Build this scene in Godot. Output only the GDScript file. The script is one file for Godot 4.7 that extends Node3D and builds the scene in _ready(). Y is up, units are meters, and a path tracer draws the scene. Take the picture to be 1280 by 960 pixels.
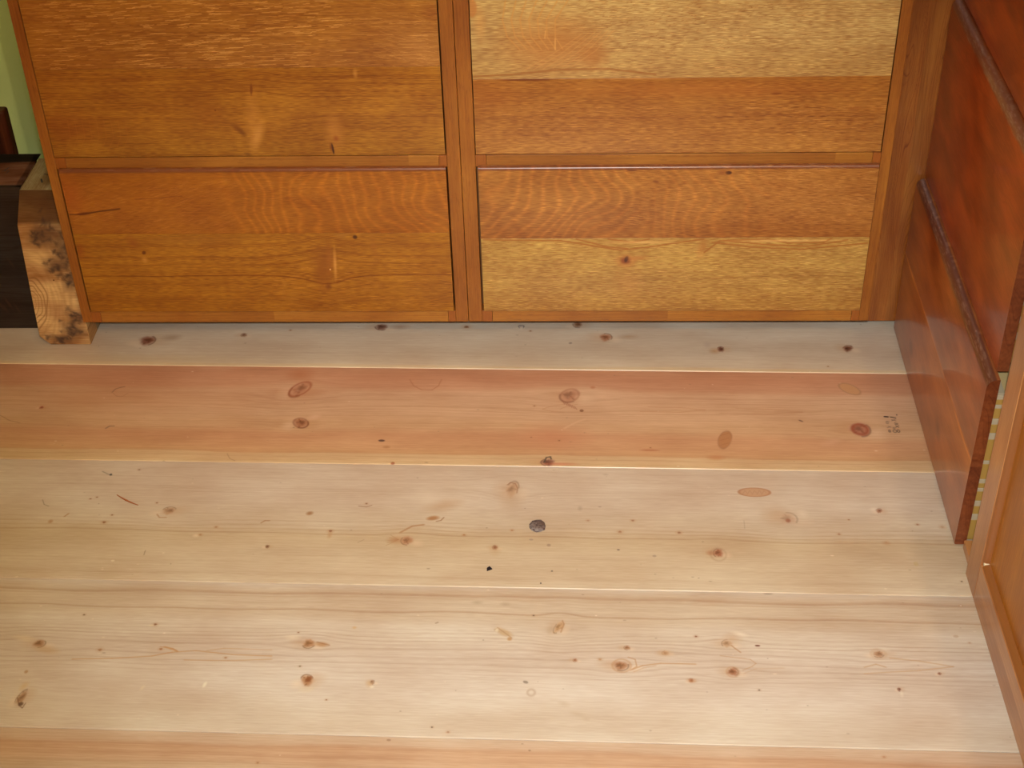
extends Node3D

# ---------------------------------------------------------------- painting wood
class Paint:
	var w: int
	var h: int
	var su: float      # texture pixels per metre along the grain
	var sv: float      # and across it
	var px: PackedByteArray
	var disp: PackedFloat32Array
	var rng := RandomNumberGenerator.new()

	func _init(length: float, width: float, pw: int, ph: int, s: int) -> void:
		w = pw
		h = ph
		su = pw / length
		sv = ph / width
		rng.seed = s
		disp.resize(w * h)

	func noise(pw: int, ph: int, freq: float, oct := 2) -> PackedByteArray:
		var n := FastNoiseLite.new()
		n.noise_type = FastNoiseLite.TYPE_SIMPLEX_SMOOTH
		n.seed = rng.randi() % 100000
		n.frequency = freq
		n.fractal_octaves = oct
		var im := n.get_image(maxi(pw, 2), maxi(ph, 2))
		im.convert(Image.FORMAT_L8)
		im.resize(w, h, Image.INTERPOLATE_CUBIC)
		return im.get_data()

	# the grain parts round a knot
	func bend(u: float, v: float, ru: float, rv: float, k := 1.0) -> void:
		var cx := u * su
		var cy := v * sv
		var a := ru * su * 4.5
		var b := rv * sv * 3.0
		for y in range(maxi(0, int(cy - b * 2.2)), mini(h, int(cy + b * 2.2))):
			var dy := y - cy
			var ey := exp(-dy * dy / (b * b)) * k * (dy / (absf(dy) + b * 0.12)) * rv * sv * 1.1
			for x in range(maxi(0, int(cx - a * 2.2)), mini(w, int(cx + a * 2.2))):
				var dx := (x - cx) / a
				disp[y * w + x] -= ey * exp(-dx * dx)

	# stops: [v fraction, colour] pairs; lines: [v fraction, strength, width fraction] triples
	func fill(stops: Array, lines: Array, rings: int, ring_dark: float, wave: float, streak: float, fine: float, blotch: float, ring_from := 0.0, ring_to := 1.0) -> void:
		var pad := 60
		var q := 3
		var n := (h + 2 * pad) * q
		var lr := PackedFloat32Array()
		lr.resize(n)
		var lg := lr.duplicate()
		var lb := lr.duplicate()
		var dark := lr.duplicate()
		for i in rings:
			var c := rng.randf_range(ring_from, ring_to)
			var wd := rng.randf_range(0.002, 0.007)
			var s := rng.randf_range(0.3, 1.0) * ring_dark
			lines = lines + [[c, s, wd]]
		for l in lines:
			var c0: float = (l[0] * h + pad) * q
			var ww: float = maxf(l[2] * h * q, 1.2)
			for i in range(maxi(0, int(c0 - ww * 3)), mini(n, int(c0 + ww * 3))):
				# late wood: soft on one side, sharp on the other
				var t: float = (i - c0) / ww
				dark[i] += l[1] * exp(-t * t * (0.5 if t < 0.0 else 2.5))
		for i in n:
			var f := (float(i) / q - pad) / h
			var c: Color = stops[0][1]
			for k in range(stops.size() - 1):
				var f0: float = stops[k][0]
				var f1: float = stops[k + 1][0]
				if f >= f0:
					c = (stops[k][1] as Color).lerp(stops[k + 1][1], smoothstep(f0, f1, f))
			var d := dark[i]
			lr[i] = 255.0 * c.r * (1.0 - d * 0.62)
			lg[i] = 255.0 * c.g * (1.0 - d)
			lb[i] = 255.0 * c.b * (1.0 - d * 1.25)
		var s1 := noise(w / 60, h, 0.30)
		var s2 := noise(w / 13, h, 0.55, 1)
		var cl := noise(w / 50, h / 14, 0.16)
		var bl := noise(w / 12, h / 5, 0.05, 3)
		px.resize(w * h * 3)
		var j := 0
		var i2 := 0
		for y in h:
			for x in w:
				var d := y + disp[i2] + (cl[i2] - 128) * wave
				var k := clampi(int((d + pad) * q), 0, n - 1)
				var m := 1.0 + (s1[i2] - 128) * streak + (s2[i2] - 128) * fine + (bl[i2] - 128) * blotch
				px[j] = mini(255, int(lr[k] * (0.35 + 0.65 * m)))
				px[j + 1] = mini(255, int(lg[k] * m))
				px[j + 2] = clampi(int(lb[k] * (1.25 * m - 0.25)), 0, 255)
				j += 3
				i2 += 1

	func dot(x: int, y: int, c: Color, a: float) -> void:
		if x < 0 or y < 0 or x >= w or y >= h:
			return
		a = minf(a, 1.0)
		var j := (y * w + x) * 3
		px[j] = int(lerpf(px[j], c.r * 255.0, a))
		px[j + 1] = int(lerpf(px[j + 1], c.g * 255.0, a))
		px[j + 2] = int(lerpf(px[j + 2], c.b * 255.0, a))

	# soft filled ellipse; soft = share of the radius that fades; from = inner radius of a ring
	func ell(u: float, v: float, ru: float, rv: float, ang: float, c: Color, a: float, soft := 0.3, from := 0.0, rough := 0.0) -> void:
		var cx := u * su
		var cy := v * sv
		var r := maxf(ru, rv)
		var ca := cos(ang)
		var sa := sin(ang)
		var ph := rng.randf() * 6.0
		for y in range(maxi(0, int(cy - r * sv) - 1), mini(h, int(cy + r * sv) + 2)):
			for x in range(maxi(0, int(cx - r * su) - 1), mini(w, int(cx + r * su) + 2)):
				var dx := (x + 0.5 - cx) / su
				var dy := (y + 0.5 - cy) / sv
				var p := (dx * ca + dy * sa) / ru
				var q := (dy * ca - dx * sa) / rv
				var d := sqrt(p * p + q * q)
				if rough > 0.0:
					var t := atan2(q, p)
					d *= 1.0 + rough * (sin(t * 3.0 + ph) + 0.6 * sin(t * 7.0 + ph * 2.0))
				if d < 1.0 and d >= from - soft:
					var k := a * clampf((1.0 - d) / maxf(soft, 0.01), 0.0, 1.0)
					if from > 0.0:
						k *= clampf((d - from + soft) / maxf(soft, 0.01), 0.0, 1.0)
					dot(x, y, c, k)

	func stroke(pts: Array, c: Color, a: float, width: float) -> void:
		for k in range(pts.size() - 1):
			var p: Vector2 = pts[k]
			var q: Vector2 = pts[k + 1]
			var n := int(p.distance_to(q) * su * 1.5) + 1
			for i in n + 1:
				var m := p.lerp(q, float(i) / n)
				ell(m.x, m.y, width, width, 0.0, c, a * 0.36, 0.85)

	func knot(u: float, v: float, ru: float, rv: float, ang: float, core: Color, tone := 1.0) -> void:
		var side := 1.0 if rng.randf() < 0.5 else -1.0
		ell(u + ru * 0.9 * side, v, ru * 2.6, rv * 1.5, ang, Color(0.72, 0.53, 0.36), 0.30 * tone, 0.95)
		ell(u - ru * 1.5 * side, v + rv * 0.5, ru * 1.5, rv * 1.0, ang, Color(0.92, 0.83, 0.71), 0.40 * tone, 0.95)
		ell(u, v, ru * 1.15, rv * 1.15, ang, core.lightened(0.30), 0.65 * tone, 0.45, 0.0, 0.10)
		ell(u, v, ru * 0.95, rv * 0.95, ang, core, 0.60 * tone, 0.5, 0.0, 0.12)
		ell(u + ru * 0.15 * side, v - rv * 0.1, ru * 0.55, rv * 0.5, ang + 0.3, core.darkened(0.28), 0.65 * tone, 0.7, 0.0, 0.15)
		var t0 := rng.randf_range(0.0, TAU)
		var ca := cos(ang)
		var sa := sin(ang)
		for i in 14:
			var t := t0 + i * 0.17
			var p := Vector2(cos(t) * ru * 0.98, sin(t) * rv * 0.98)
			ell(u + p.x * ca - p.y * sa, v + p.x * sa + p.y * ca, ru * 0.16, rv * 0.16, 0.0, core.darkened(0.4), 0.35 * tone, 0.7)
		for i in 7:
			var t := rng.randf_range(0.0, TAU)
			var r := rng.randf_range(0.2, 0.75)
			ell(u + cos(t) * ru * r, v + sin(t) * rv * r, ru * 0.3, rv * 0.14, t, core.lightened(rng.randf_range(-0.1, 0.35)) if i % 2 else core.darkened(0.25), 0.45 * tone, 0.7)

	func pin(u: float, v: float, r: float, c: Color, a := 0.8) -> void:
		ell(u, v, r * 2.6, r * 2.0, 0.0, Color(0.68, 0.47, 0.30), 0.4 * a, 0.9)
		ell(u, v, r, r * 0.85, 0.0, c, a, 0.5, 0.0, 0.1)

	func specks(n: int, c: Color, a: float) -> void:
		for i in n:
			var r := rng.randf_range(0.0006, 0.0013)
			ell(rng.randf() * w / su, rng.randf() * h / sv, r * rng.randf_range(1.0, 2.5), r, 0.0, c, a * rng.randf_range(0.4, 1.0), 0.6)

	# short dashes along the grain: pores (dark) or flecks (bright)
	func dashes(n: int, c: Color, a: float, len0: float, len1: float, slope: float, u0 := 0.0, u1 := 1.0, v0 := 0.0, v1 := 1.0, thick := 1) -> void:
		for i in n:
			var x := rng.randf_range(u0, u1) * w
			var y := rng.randf_range(v0, v1) * h
			var l := int(rng.randf_range(len0, len1) * su)
			var s := slope + rng.randf_range(-0.03, 0.03)
			var k := a * rng.randf_range(0.35, 1.0)
			for t in l:
				var e := k * minf(1.0, minf(t + 1, l - t) * 0.35)
				var yy := y + t * s
				if i % 3 == 0:
					yy += sin(t * 0.12 + i) * 0.8
				for m in thick:
					dot(int(x + t), int(yy) + m, c, e * (1.0 if m == 0 else 0.6))

	# silvery bands that cross the grain of a quartersawn board; they lean by lean0 + lean1 * (u - mid)
	func curl(period: float, amp: float, lean0: float, lean1: float, mid: float, u0: float, u1: float, power := 1.0) -> void:
		var nz := noise(w / 40, h / 24, 0.11, 2)
		var fz := noise(w / 9, h / 2, 0.35, 2)
		for y in h:
			var fy := float(y) / h
			for x in range(maxi(0, int(u0 * w)), mini(w, int(u1 * w))):
				var i := y * w + x
				var fx := float(x) / w
				var edge := smoothstep(0.0, 0.15, fx - u0) * smoothstep(0.0, 0.10, u1 - fx)
				var lean := lean0 + lean1 * (fx - mid)
				var p := (x / su - lean * pow(fy, power) * h / sv) / period + (nz[i] - 128) * 0.012
				var s := 0.5 + 0.5 * sin(p * TAU)
				s = s * s * s * (0.25 + fz[i] / 128.0) - 0.25
				var k := 1.0 + amp * edge * s
				var j := i * 3
				px[j] = mini(255, int(px[j] * k))
				px[j + 1] = mini(255, int(px[j + 1] * k))
				px[j + 2] = mini(255, int(px[j + 2] * k))

	func tex() -> ImageTexture:
		var im := Image.create_from_data(w, h, false, Image.FORMAT_RGB8, px)
		return ImageTexture.create_from_image(im)


# ---------------------------------------------------------------- meshes
func tri(st: SurfaceTool, a: Array, b: Array, c: Array) -> void:
	# each corner is [position, normal, uv]; wound clockwise as seen from outside
	var n: Vector3 = a[1] + b[1] + c[1]
	if ((b[0] - a[0]) as Vector3).cross(c[0] - a[0]).dot(n) > 0.0:
		var t := b
		b = c
		c = t
	for p in [a, b, c]:
		st.set_normal(p[1])
		st.set_uv(p[2])
		st.add_vertex(p[0])


# box with rounded edges, its corner lo and hi; uv axes give texture coordinates; faces in ends go to a second surface
func rbox(lo: Vector3, hi: Vector3, bevel: float, m: Material, uo := Vector3.ZERO, ua := Vector3(1, 0, 0), va := Vector3(0, -1, 0), ends := [], em: Material = null, segs := 2) -> ArrayMesh:
	var c := (lo + hi) / 2
	var hs := (hi - lo) / 2
	bevel = minf(bevel, minf(hs.x, minf(hs.y, hs.z)) * 0.98)
	var core := hs - Vector3.ONE * bevel
	var main := SurfaceTool.new()
	main.begin(Mesh.PRIMITIVE_TRIANGLES)
	var other := SurfaceTool.new()
	other.begin(Mesh.PRIMITIVE_TRIANGLES)
	for face in 6:
		var ax := face % 3
		var sgn := 1.0 if face < 3 else -1.0
		var b := (ax + 1) % 3
		var d := (ax + 2) % 3
		var st := other if face in ends else main
		var gb := []
		var gd := []
		for k in segs + 1:
			gb.append(-hs[b] + bevel * k / segs)
			gd.append(-hs[d] + bevel * k / segs)
		for k in segs + 1:
			gb.append(hs[b] - bevel * (segs - k) / segs)
			gd.append(hs[d] - bevel * (segs - k) / segs)
		var grid := []
		for i in gb.size():
			for j in gd.size():
				var p := Vector3.ZERO
				p[ax] = sgn * hs[ax]
				p[b] = gb[i]
				p[d] = gd[j]
				var inner := p.clamp(-core, core)
				var n := (p - inner).normalized()
				var q := inner + n * bevel
				var uv := Vector2((q + c - uo).dot(ua), (q + c - uo).dot(va))
				if st == other:
					uv = Vector2((q + c)[b], (q + c)[d])
				grid.append([q + c, n, uv])
		var row := gd.size()
		for i in gb.size() - 1:
			for j in row - 1:
				tri(st, grid[i * row + j], grid[(i + 1) * row + j], grid[i * row + j + 1])
				tri(st, grid[(i + 1) * row + j], grid[(i + 1) * row + j + 1], grid[i * row + j + 1])
	main.set_material(m)
	var mesh := main.commit()
	if ends:
		other.set_material(em)
		other.commit(mesh)
	return mesh


# closed outline in (z, y), pulled along x; gentle corners are shaded smooth; the far caps may have a material of their own
func extrude(poly: PackedVector2Array, x0: float, x1: float, m: Material, uo: Vector3, ua: Vector3, va: Vector3, em: Material = null) -> ArrayMesh:
	var st := SurfaceTool.new()
	st.begin(Mesh.PRIMITIVE_TRIANGLES)
	if Geometry2D.is_polygon_clockwise(poly):
		poly.reverse()
	var n := poly.size()
	var nm := []
	var area := 0.0
	for i in n:
		area += poly[i].cross(poly[(i + 1) % n])
	for i in n:
		var e := poly[(i + 1) % n] - poly[i]
		nm.append(Vector2(e.y, -e.x).normalized() * signf(area))
	for i in n:
		var p := poly[i]
		var q := poly[(i + 1) % n]
		var a: Vector2 = nm[i]
		var b: Vector2 = nm[i]
		var before: Vector2 = nm[(i + n - 1) % n]
		var after: Vector2 = nm[(i + 1) % n]
		if before.dot(a) > 0.8:
			a = (a + before).normalized()
		if after.dot(b) > 0.8:
			b = (b + after).normalized()
		var v := []
		for e in [[p, a, x0], [q, b, x0], [q, b, x1], [p, a, x1]]:
			var at := Vector3(e[2], e[0].y, e[0].x)
			v.append([at, Vector3(0, e[1].y, e[1].x), Vector2((at - uo).dot(ua), (at - uo).dot(va))])
		tri(st, v[0], v[1], v[2])
		tri(st, v[0], v[2], v[3])
	var ends := SurfaceTool.new()
	ends.begin(Mesh.PRIMITIVE_TRIANGLES)
	var cap := Geometry2D.triangulate_polygon(poly)
	for k in range(0, cap.size(), 3):
		for s in [[x0, -1.0], [x1, 1.0]]:
			var v := []
			for t in 3:
				var p := poly[cap[k + t]]
				var at := Vector3(s[0], p.y, p.x)
				v.append([at, Vector3(s[1], 0, 0), Vector2(p.x / 0.03, p.y / 0.12) if em else Vector2((at - uo).dot(ua), (at - uo).dot(va))])
			tri(ends if em else st, v[0], v[1], v[2])
	st.set_material(m)
	var mesh := st.commit()
	if em:
		ends.set_material(em)
		ends.commit(mesh)
	return mesh


# outline of a board seen from its end, front at z1; the front top and bottom edges rounded
func outline(z0: float, z1: float, y0: float, y1: float, top: float, bottom := 0.0005) -> PackedVector2Array:
	var p := PackedVector2Array([Vector2(z0, y0)])
	for k in 4:
		var t := k / 3.0 * PI / 2
		p.append(Vector2(z1 - bottom + sin(t) * bottom, y0 + bottom - cos(t) * bottom))
	for k in 7:
		var t := k / 6.0 * PI / 2
		p.append(Vector2(z1 - top + cos(t) * top, y1 - top + sin(t) * top))
	p.append(Vector2(z0, y1))
	return p


# rings of equal size joined by flat quads and capped; uv(p) from axes
func loft(rings: Array, m: Material, uo: Vector3, ua: Vector3, va: Vector3) -> ArrayMesh:
	var st := SurfaceTool.new()
	st.begin(Mesh.PRIMITIVE_TRIANGLES)
	var mid := Vector3.ZERO
	var count := 0
	for r in rings:
		for p in r:
			mid += p
			count += 1
	mid /= count
	var faces := []
	var n: int = rings[0].size()
	for k in rings.size() - 1:
		for i in n:
			faces.append([rings[k][i], rings[k][(i + 1) % n], rings[k + 1][(i + 1) % n], rings[k + 1][i]])
	faces.append(rings[0])
	faces.append(rings[-1])
	for f in faces:
		var nn := Vector3.ZERO
		var fm := Vector3.ZERO
		for i in f.size():
			nn += (f[i] as Vector3).cross(f[(i + 1) % f.size()])
			fm += f[i] / f.size()
		nn = nn.normalized()
		if nn.dot(fm - mid) < 0.0:
			nn = -nn
		for i in range(1, f.size() - 1):
			var v := []
			for p in [f[0], f[i], f[i + 1]]:
				v.append([p, nn, Vector2((p - uo).dot(ua), (p - uo).dot(va))])
			tri(st, v[0], v[1], v[2])
	st.set_material(m)
	return st.commit()


# ---------------------------------------------------------------- objects
func put(called: String, mesh: Mesh, parent: Node = self) -> MeshInstance3D:
	var o := MeshInstance3D.new()
	o.name = called
	o.mesh = mesh
	parent.add_child(o, true)
	return o


func tag(o: Node, label: String, category: String, group := "") -> Node:
	o.set_meta("label", label)
	o.set_meta("category", category)
	if group:
		o.set_meta("group", group)
	return o


func thing(called: String, at: Vector3, turn: float, label: String, category: String) -> Node3D:
	var o := Node3D.new()
	o.name = called
	add_child(o, true)
	o.position = at
	o.rotation.y = turn
	tag(o, label, category)
	return o


func struct(called: String, mesh: Mesh) -> MeshInstance3D:
	var o := put(called, mesh)
	o.set_meta("kind", "structure")
	return o


func mat(c: Color, rough: float, spec := 0.5) -> StandardMaterial3D:
	var m := StandardMaterial3D.new()
	m.albedo_color = c
	m.roughness = rough
	m.metallic_specular = spec
	return m


func wood(t: Texture2D, rough: float, spec := 0.5, coat := 0.0, coat_rough := 0.1) -> StandardMaterial3D:
	var m := StandardMaterial3D.new()
	m.albedo_texture = t
	m.roughness = rough
	m.metallic_specular = spec
	if coat > 0.0:
		m.clearcoat_enabled = true
		m.clearcoat = coat
		m.clearcoat_roughness = coat_rough
	return m


func C(r: int, g: int, b: int) -> Color:
	return Color(r / 255.0, g / 255.0, b / 255.0)

func plank_print_ash() -> Texture2D:
	var p := Paint.new(1.5, 0.2093, 2048, 288, 11)
	p.bend(0.3105, 0.1498, 0.0114, 0.0120, 0.80)
	p.bend(0.4453, 0.1337, 0.0046, 0.0050, 0.60)
	p.bend(0.6380, 0.1106, 0.0091, 0.0080, 0.60)
	p.bend(0.9153, 0.0999, 0.0068, 0.0080, 0.50)
	p.bend(0.9548, 0.1307, 0.0089, 0.0097, 0.80)
	p.bend(1.1129, 0.1566, 0.0049, 0.0066, 0.80)
	p.bend(1.2864, 0.1516, 0.0065, 0.0086, 0.80)
	p.fill([[0, C(204, 190, 170)], [0.5, C(204, 190, 170)], [0.8, C(202, 186, 164)], [0.95, C(204, 188, 164)], [0.975, C(210, 188, 152)], [1, C(214, 192, 156)]], [], 16, 0.03, 0.02, 0.0003, 0.0003, 0.0005)
	p.knot(0.3105, 0.1498, 0.0114, 0.0120, 0.10, C(128, 72, 48), 1.00)
	p.ell(0.3439, 0.1413, 0.0183, 0.0101, -0.10, C(150, 112, 82), 0.40, 0.80, 0.00, 0.00)
	p.ell(0.3003, 0.1636, 0.0113, 0.0060, 0.60, C(225, 210, 190), 0.40, 0.80, 0.00, 0.00)
	p.knot(0.4453, 0.1337, 0.0046, 0.0050, 0.00, C(128, 82, 52), 0.80)
	p.knot(0.6380, 0.1106, 0.0091, 0.0080, 0.00, C(110, 66, 46), 1.00)
	p.ell(0.6642, 0.1101, 0.0182, 0.0080, 0.00, C(150, 105, 75), 0.40, 0.90, 0.00, 0.00)
	p.pin(0.7584, 0.1085, 0.0040, C(128, 82, 52), 0.80)
	p.knot(0.9153, 0.0999, 0.0068, 0.0080, 0.00, C(128, 82, 52), 0.90)
	p.knot(0.9548, 0.1307, 0.0089, 0.0097, 0.10, C(164, 104, 68), 1.00)
	p.ell(0.9860, 0.1282, 0.0200, 0.0078, -0.10, C(165, 120, 85), 0.40, 0.90, 0.00, 0.00)
	p.knot(1.1129, 0.1566, 0.0049, 0.0066, 0.00, C(105, 55, 35), 1.00)
	p.ell(1.1039, 0.1606, 0.0098, 0.0095, 0.00, C(165, 115, 70), 0.50, 0.90, 0.00, 0.00)
	p.ell(1.0949, 0.1455, 0.0066, 0.0096, 0.00, C(185, 165, 150), 0.60, 0.80, 0.00, 0.00)
	p.knot(1.2864, 0.1516, 0.0065, 0.0086, 0.60, C(110, 60, 38), 1.00)
	p.pin(0.5092, 0.1207, 0.0017, C(128, 82, 52), 0.80)
	p.pin(0.8493, 0.1169, 0.0018, C(128, 82, 52), 0.80)
	p.ell(0.9061, 0.1451, 0.0033, 0.0029, -0.60, C(120, 105, 95), 0.60, 0.60, 0.00, 0.00)
	p.pin(1.2543, 0.1949, 0.0016, C(128, 82, 52), 0.60)
	p.ell(0.3180, 0.1976, 0.2013, 0.0174, 0.00, C(196, 170, 128), 0.35, 0.80, 0.00, 0.00)
	p.specks(40, C(120, 98, 80), 0.5)
	p.specks(24, C(240, 226, 204), 0.6)
	return p.tex()


func plank_print_orange() -> Texture2D:
	var p := Paint.new(1.5, 0.2041, 2048, 288, 23)
	p.bend(0.5461, 0.0499, 0.0108, 0.0198, 1.00)
	p.bend(0.5596, 0.1239, 0.0094, 0.0119, 0.80)
	p.bend(0.9076, 0.0567, 0.0127, 0.0157, 1.00)
	p.bend(0.8837, 0.1959, 0.0090, 0.0070, 0.70)
	p.bend(1.2790, 0.1216, 0.0131, 0.0149, 1.00)
	p.bend(0.2074, 0.0972, 0.0032, 0.0033, 0.50)
	p.fill([[0, C(193, 144, 112)], [0.1, C(191, 140, 108)], [0.2, C(195, 148, 116)], [0.28, C(204, 168, 136)], [0.45, C(205, 170, 136)], [0.62, C(203, 166, 128)], [0.72, C(196, 150, 112)], [0.82, C(198, 154, 114)], [0.88, C(198, 156, 114)], [0.905, C(202, 172, 132)], [1, C(206, 178, 136)]], [[0.3, 0.05, 0.01], [0.42, 0.06, 0.006], [0.455, 0.06, 0.004], [0.93, 0.08, 0.003], [0.97, 0.08, 0.002]], 22, 0.04, 0.03, 0.0004, 0.0003, 0.0005)
	p.knot(0.5461, 0.0499, 0.0108, 0.0198, 0.50, C(172, 112, 78), 0.90)
	p.ell(0.5461, 0.0499, 0.0130, 0.0216, 0.60, C(150, 76, 46), 0.70, 0.20, 0.85, 0.00)
	p.ell(0.5407, 0.0175, 0.0241, 0.0166, 0.00, C(172, 104, 66), 0.45, 0.90, 0.00, 0.00)
	p.knot(0.5596, 0.1239, 0.0094, 0.0119, -0.70, C(158, 98, 62), 1.00)
	p.ell(0.5596, 0.1239, 0.0105, 0.0136, -0.70, C(122, 66, 42), 0.50, 0.20, 0.85, 0.00)
	p.ell(0.5752, 0.1101, 0.0126, 0.0086, -0.50, C(222, 190, 160), 0.60, 0.90, 0.00, 0.00)
	p.knot(0.9076, 0.0567, 0.0127, 0.0157, 0.50, C(170, 112, 78), 0.90)
	p.ell(0.9076, 0.0567, 0.0138, 0.0175, 0.50, C(150, 92, 60), 0.50, 0.20, 0.85, 0.00)
	p.ell(0.9240, 0.0892, 0.0031, 0.0034, 0.00, C(128, 82, 52), 0.80, 0.30, 0.00, 0.00)
	p.stroke([Vector2(0.8984, 0.0674), Vector2(0.9017, 0.0759)], C(140, 80, 55), 0.70, 0.0011)
	p.stroke([Vector2(0.9016, 0.0699), Vector2(0.9049, 0.0781)], C(140, 80, 55), 0.70, 0.0011)
	p.stroke([Vector2(0.9048, 0.0724), Vector2(0.9081, 0.0803)], C(140, 80, 55), 0.70, 0.0011)
	p.stroke([Vector2(0.9080, 0.0749), Vector2(0.9113, 0.0824)], C(140, 80, 55), 0.70, 0.0011)
	p.stroke([Vector2(0.9112, 0.0775), Vector2(0.9145, 0.0846)], C(140, 80, 55), 0.70, 0.0010)
	p.stroke([Vector2(0.9144, 0.0800), Vector2(0.9177, 0.0867)], C(140, 80, 55), 0.70, 0.0010)
	p.knot(0.8837, 0.1959, 0.0090, 0.0070, 0.00, C(112, 60, 42), 1.00)
	p.stroke([Vector2(0.8787, 0.1960), Vector2(0.8813, 0.1866), Vector2(0.8863, 0.1849), Vector2(0.8875, 0.1896)], C(60, 48, 40), 0.90, 0.0016)
	p.ell(0.8987, 0.1987, 0.0279, 0.0039, 0.00, C(190, 112, 78), 0.60, 0.80, 0.00, 0.00)
	p.ell(0.8870, 0.1432, 0.0613, 0.0358, 0.00, C(190, 124, 88), 0.45, 0.90, 0.00, 0.00)
	p.stroke([Vector2(0.9020, 0.1282), Vector2(0.9192, 0.1129), Vector2(0.9294, 0.1076)], C(226, 190, 154), 0.25, 0.0031)
	p.ell(1.1063, 0.1465, 0.0086, 0.0194, 0.25, C(176, 124, 82), 0.90, 0.12, 0.00, 0.03)
	p.ell(1.1063, 0.1465, 0.0096, 0.0210, 0.25, C(150, 108, 80), 0.35, 0.15, 0.86, 0.00)
	p.stroke([Vector2(1.1007, 0.1385), Vector2(1.1121, 0.1334)], C(158, 104, 66), 0.50, 0.0010)
	p.stroke([Vector2(1.1001, 0.1482), Vector2(1.1115, 0.1431)], C(158, 104, 66), 0.50, 0.0010)
	p.stroke([Vector2(1.0995, 0.1579), Vector2(1.1109, 0.1528)], C(158, 104, 66), 0.50, 0.0010)
	p.ell(1.2768, 0.0353, 0.0178, 0.0098, 0.72, C(194, 148, 104), 0.85, 0.12, 0.00, 0.00)
	p.ell(1.2768, 0.0353, 0.0183, 0.0106, 0.72, C(140, 108, 88), 0.40, 0.15, 0.86, 0.00)
	p.knot(1.2790, 0.1216, 0.0131, 0.0149, -0.20, C(165, 104, 78), 1.00)
	p.ell(1.2790, 0.1216, 0.0131, 0.0149, -0.20, C(148, 72, 48), 0.80, 0.30, 0.72, 0.00)
	p.ell(1.2405, 0.1483, 0.0200, 0.0097, -0.40, C(216, 176, 146), 0.40, 0.90, 0.00, 0.00)
	p.ell(0.6696, 0.1578, 0.0051, 0.0026, 0.00, C(88, 62, 55), 0.90, 0.40, 0.00, 0.00)
	p.ell(0.6773, 0.1705, 0.0061, 0.0032, 0.00, C(170, 120, 75), 0.60, 0.60, 0.00, 0.00)
	p.knot(0.2074, 0.0972, 0.0032, 0.0033, 0.00, C(150, 66, 36), 1.00)
	p.stroke([Vector2(0.2930, 0.0621), Vector2(0.2955, 0.0549), Vector2(0.3010, 0.0512), Vector2(0.3071, 0.0493)], C(120, 92, 72), 0.80, 0.0014)
	p.stroke([Vector2(0.2946, 0.0638), Vector2(0.3019, 0.0707), Vector2(0.3095, 0.0706), Vector2(0.3152, 0.0634)], C(150, 110, 80), 0.40, 0.0011)
	p.stroke([Vector2(0.3059, 0.1411), Vector2(0.3099, 0.1360), Vector2(0.3162, 0.1358)], C(128, 102, 82), 0.70, 0.0017)
	p.stroke([Vector2(0.6913, 0.0255), Vector2(0.6982, 0.0397), Vector2(0.7099, 0.0484), Vector2(0.7238, 0.0481), Vector2(0.7316, 0.0391), Vector2(0.7346, 0.0246)], C(172, 110, 76), 0.60, 0.0013)
	p.stroke([Vector2(0.1570, 0.1155), Vector2(0.1738, 0.1271), Vector2(0.1893, 0.1318)], C(150, 110, 78), 0.50, 0.0013)
	p.stroke([Vector2(0.4759, 0.1879), Vector2(0.4809, 0.1973), Vector2(0.4890, 0.2019)], C(140, 105, 80), 0.50, 0.0010)
	p.stroke([Vector2(0.8727, 0.0868), Vector2(0.8850, 0.0797), Vector2(0.9007, 0.0760)], C(180, 125, 88), 0.50, 0.0010)
	p.stroke([Vector2(0.8727, 0.0868), Vector2(0.8854, 0.0917), Vector2(0.9011, 0.0930)], C(180, 125, 88), 0.50, 0.0010)
	p.stroke([Vector2(0.8957, 0.0863), Vector2(0.9081, 0.0775), Vector2(0.9185, 0.0756)], C(180, 125, 88), 0.50, 0.0010)
	p.stroke([Vector2(1.0106, 0.0788), Vector2(1.0522, 0.0797), Vector2(1.0852, 0.0841), Vector2(1.0518, 0.0899), Vector2(1.0000, 0.0893)], C(185, 130, 92), 0.50, 0.0011)
	p.stroke([Vector2(1.1248, 0.0799), Vector2(1.1661, 0.0807), Vector2(1.2108, 0.0865), Vector2(1.1652, 0.0909), Vector2(1.1035, 0.0905)], C(185, 130, 92), 0.45, 0.0011)
	p.ell(1.0108, 0.1694, 0.0151, 0.0024, 0.00, C(170, 104, 66), 0.70, 0.60, 0.00, 0.00)
	p.ell(1.0932, 0.1817, 0.0139, 0.0063, 0.00, C(188, 128, 84), 0.60, 0.70, 0.00, 0.00)
	p.pin(1.0119, 0.1646, 0.0013, C(128, 82, 52), 0.80)
	p.pin(0.8965, 0.1528, 0.0016, C(128, 82, 52), 0.80)
	p.pin(0.8606, 0.1471, 0.0012, C(128, 82, 52), 0.80)
	p.pin(0.8619, 0.0802, 0.0014, C(128, 82, 52), 0.80)
	p.ell(1.2059, 0.1051, 0.0041, 0.0017, 0.60, C(110, 78, 60), 0.80, 0.40, 0.00, 0.00)
	p.ell(0.6891, 0.2019, 0.0030, 0.0028, 0.00, C(150, 82, 46), 0.80, 0.40, 0.00, 0.00)
	p.ell(0.9381, 0.0385, 0.0043, 0.0035, 0.00, C(180,112,75), 0.60, 0.60, 0.00, 0.00)
	p.ell(0.3062, 0.0707, 0.2817, 0.0473, 0.00, C(178, 108, 62), 0.22, 0.90, 0.00, 0.00)
	p.stroke([Vector2(1.3138, 0.0936), Vector2(1.3183, 0.0940)], C(52, 34, 32), 2.28, 0.0016)
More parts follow.
